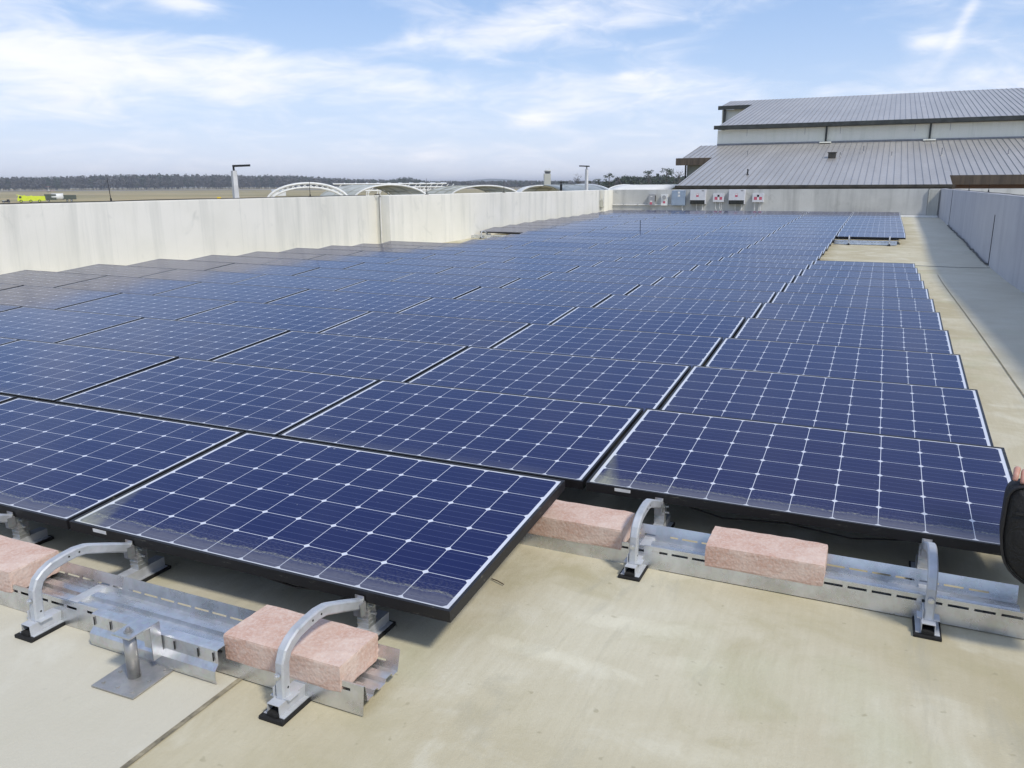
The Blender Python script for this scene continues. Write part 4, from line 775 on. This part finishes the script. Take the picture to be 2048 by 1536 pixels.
# ------------------------------------------------------------------ person at the right edge with a black bag
def skin_mesh(name, pts, edges, mat, parent, lv=2, root=0):
    me = bpy.data.meshes.new(name); me.from_pydata([p[:3] for p in pts], edges, []); o = link(name, me, mat, parent); md = o.modifiers.new('skin', 'SKIN'); md.use_smooth_shade = True
    for v, p in zip(me.skin_vertices[0].data, pts): r_ = p[3]; v.radius = r_ if isinstance(r_, tuple) else (r_, r_)
    me.skin_vertices[0].data[root].use_root = True; s_ = o.modifiers.new('sub', 'SUBSURF'); s_.levels = lv; s_.render_levels = lv; return o
PX, PY = .47, 1.0
o = empty('person', (PX, PY, GZ)); tag(o, 'person at the right edge of the photo, only fingertips showing over a black bag', 'person')
B = [(.25, 0, .40, (.13, .11)), (.21, 0, .56, (.12, .095)), (.13, 0, .76, (.15, .10)), (.08, 0, .89, (.09, .07)), (.06, 0, .96, .05), (.02, 0, 1.03, .075), (.0, 0, 1.11, .085),
     (.10, -.17, .84, .055), (-.20, -.24, .63, .042), (-.40, -.245, .635, .034), (-.47, -.235, .642, .026), (.10, .17, .84, .055), (-.02, .23, .60, .042), (-.02, .14, .50, .03),
     (.22, -.10, .38, .09), (-.05, -.15, .50, .062), (.12, -.14, .10, .042), (-.02, -.14, .045, .035), (.22, .10, .38, .09), (-.05, .15, .50, .062), (.12, .14, .10, .042), (-.02, .14, .045, .035), (-.098, 0, 1.075, .014)]
ED = [(0, 1), (1, 2), (2, 3), (3, 4), (4, 5), (5, 6), (2, 7), (7, 8), (8, 9), (9, 10), (2, 11), (11, 12), (12, 13), (0, 14), (14, 15), (15, 16), (16, 17), (0, 18), (18, 19), (19, 20), (20, 21), (6, 22)]
for sy in (-1, 1):
    MB().cyl((-.070, sy*.030, 1.112), (-.079, sy*.032, 1.112), .011, .008, 12).build('eye', MAT['sticker'], o); MB().cyl((-.079, sy*.032, 1.112), (-.0805, sy*.032, 1.112), .005, n=10).build('pupil', MAT['black'], o)
    MB().box(-.012, .018, sy*.080-.006, sy*.080+.006, 1.065, 1.12, bev=.005).build('ear', MAT['skin'], o)
MB().box(-.082, -.072, -.022, .022, 1.035, 1.045, bev=.003).build('mouth', MAT['red_paint'], o)
skin_mesh('body', B, ED, MAT['skin'], o)
J = [(.25, 0, .42, (.15, .13)), (.21, 0, .57, (.15, .12)), (.13, 0, .77, (.175, .125)), (.085, 0, .89, (.10, .085)), (.10, -.18, .84, .075), (-.20, -.245, .635, .060), (-.38, -.245, .637, .048), (-.43, -.24, .640, .045), (.10, .18, .84, .075), (-.02, .235, .61, .06), (-.02, .17, .53, .046)]
skin_mesh('jacket', J, [(0, 1), (1, 2), (2, 3), (2, 4), (4, 5), (5, 6), (6, 7), (2, 8), (8, 9), (9, 10)], MAT['cloth'], o)
T = [(.25, 0, .39, (.14, .12)), (.21, -.11, .385, .105), (-.04, -.15, .49, .08), (.12, -.14, .12, .06), (.21, .11, .385, .105), (-.04, .15, .49, .08), (.12, .14, .12, .06)]
skin_mesh('trousers', T, [(0, 1), (1, 2), (2, 3), (0, 4), (4, 5), (5, 6)], MAT['denim'], o)
for s in (-.14, .14):
    b = MB(); b.box(-.10, .17, s-.045, s+.045, 0, .075, bev=.03); b.build('shoe', MAT['bag'], o, True)
b = MB(); k = bmesh.ops.create_icosphere(b.b, subdivisions=3, radius=.105)
for v in list(b.b.verts):
    if v.co.z < -.01 and v.co.x < .03: b.b.verts.remove(v)
bmesh.ops.transform(b.b, matrix=Matrix.Translation((.005, 0, 1.105)), verts=b.b.verts); hr = b.build('hair', MAT['hair'], o, True)
# hand: palm with four fingers draped over the bag top and a thumb
hx, hy, hz0 = -.59, -.225, .587
hand = [(-.475, -.115, .855, .027), (-.505, -.118, .835, (.036, .018)), (-.55, -.118, .812, (.042, .016))]
fing = []
for i, (dx, ln) in enumerate(((-.030, .030), (-.010, .034), (.011, .032), (.031, .024))):
    bx, bz = -.603+dx, .592-dx*.25
    P4 = [(bx, hy+.02, bz, .0098), (bx-.006, hy-.005, bz+.006, .0096), (bx-.010, hy-.028, bz-.004, .0088), (bx-.012, hy-.036, bz-.004-ln*.6, .0075)]
    skin_mesh('finger', P4, [(0, 1), (1, 2), (2, 3)], MAT['skin'], o, 2)
skin_mesh('thumb', [(-.555, -.21, .612, .013), (-.58, -.185, .592, .0115), (-.605, -.175, .567, .009)], [(0, 1), (1, 2)], MAT['skin'], o, 2)
skin_mesh('palm', [(-.46, -.235, .642, .024), (-.53, -.218, .630, (.028, .018)), (-.585, -.205, .604, (.036, .014))], [(0, 1), (1, 2)], MAT['skin'], o, 2)
b = MB(); n = 40; ring1 = []
prof2 = []
W2, H2 = .155, .128
for k in range(n):
    a = 2*PI*k/n; ca, sa = math.cos(a), math.sin(a); e_ = .24 if sa > 0 else .8
    prof2.append((math.copysign(abs(ca)**e_, ca)*W2*(1 if sa > 0 else .98), math.copysign(abs(sa)**e_, sa)*H2))
for (yy, sc) in ((-.045, .90), (-.036, .975), (0, 1.0), (.036, .975), (.045, .90)):
    ring1.append([b.b.verts.new((x_*sc, yy, z_*sc)) for x_, z_ in prof2])
for A, B_ in zip(ring1, ring1[1:]):
    for k in range(n): b.b.faces.new((A[k], A[(k+1) % n], B_[(k+1) % n], B_[k]))
b.b.faces.new(ring1[0]); b.b.faces.new(ring1[-1][::-1])
piping = [(x_*1.0, -.037, z_*1.0) for x_, z_ in prof2]+[(prof2[0][0], -.037, prof2[0][1])]
bag = empty('black_bag', (.006, .760, .226)); bag.scale = (1.28, 1.28, 1.28); tag(bag, 'rounded black bag held at the right edge of the photo', 'bag'); b.build('bag_body', MAT['bag'], bag, True)
MB().tube(piping, .0035, 6).build('piping', MAT['black'], bag)
b = MB(); b.box(-.135, .135, -.050, -.046, .060, .066, bev=.001); b.build('zip', MAT['black'], bag); b = MB(); b.box(-.082, -.055, -.054, -.047, .078, .086, bev=.001); b.build('buckle', MAT['galv'], bag)

# ------------------------------------------------------------------ haze
t = bpy.data.materials.new('pale_haze'); t.use_nodes = True; n_ = t.node_tree; n_.nodes.clear(); ov = n_.nodes.new('ShaderNodeOutputMaterial'); pv = n_.nodes.new('ShaderNodeVolumePrincipled')
pv.inputs['Color'].default_value = (.90, .93, 1, 1); pv.inputs['Density'].default_value = .00022; pv.inputs['Anisotropy'].default_value = .2; n_.links.new(pv.outputs[0], ov.inputs['Volume'])
b = MB(); b.box(-8200, 8200, -8200, 8200, AIR-4, 52); tag(b.build('haze', t), kind='stuff')
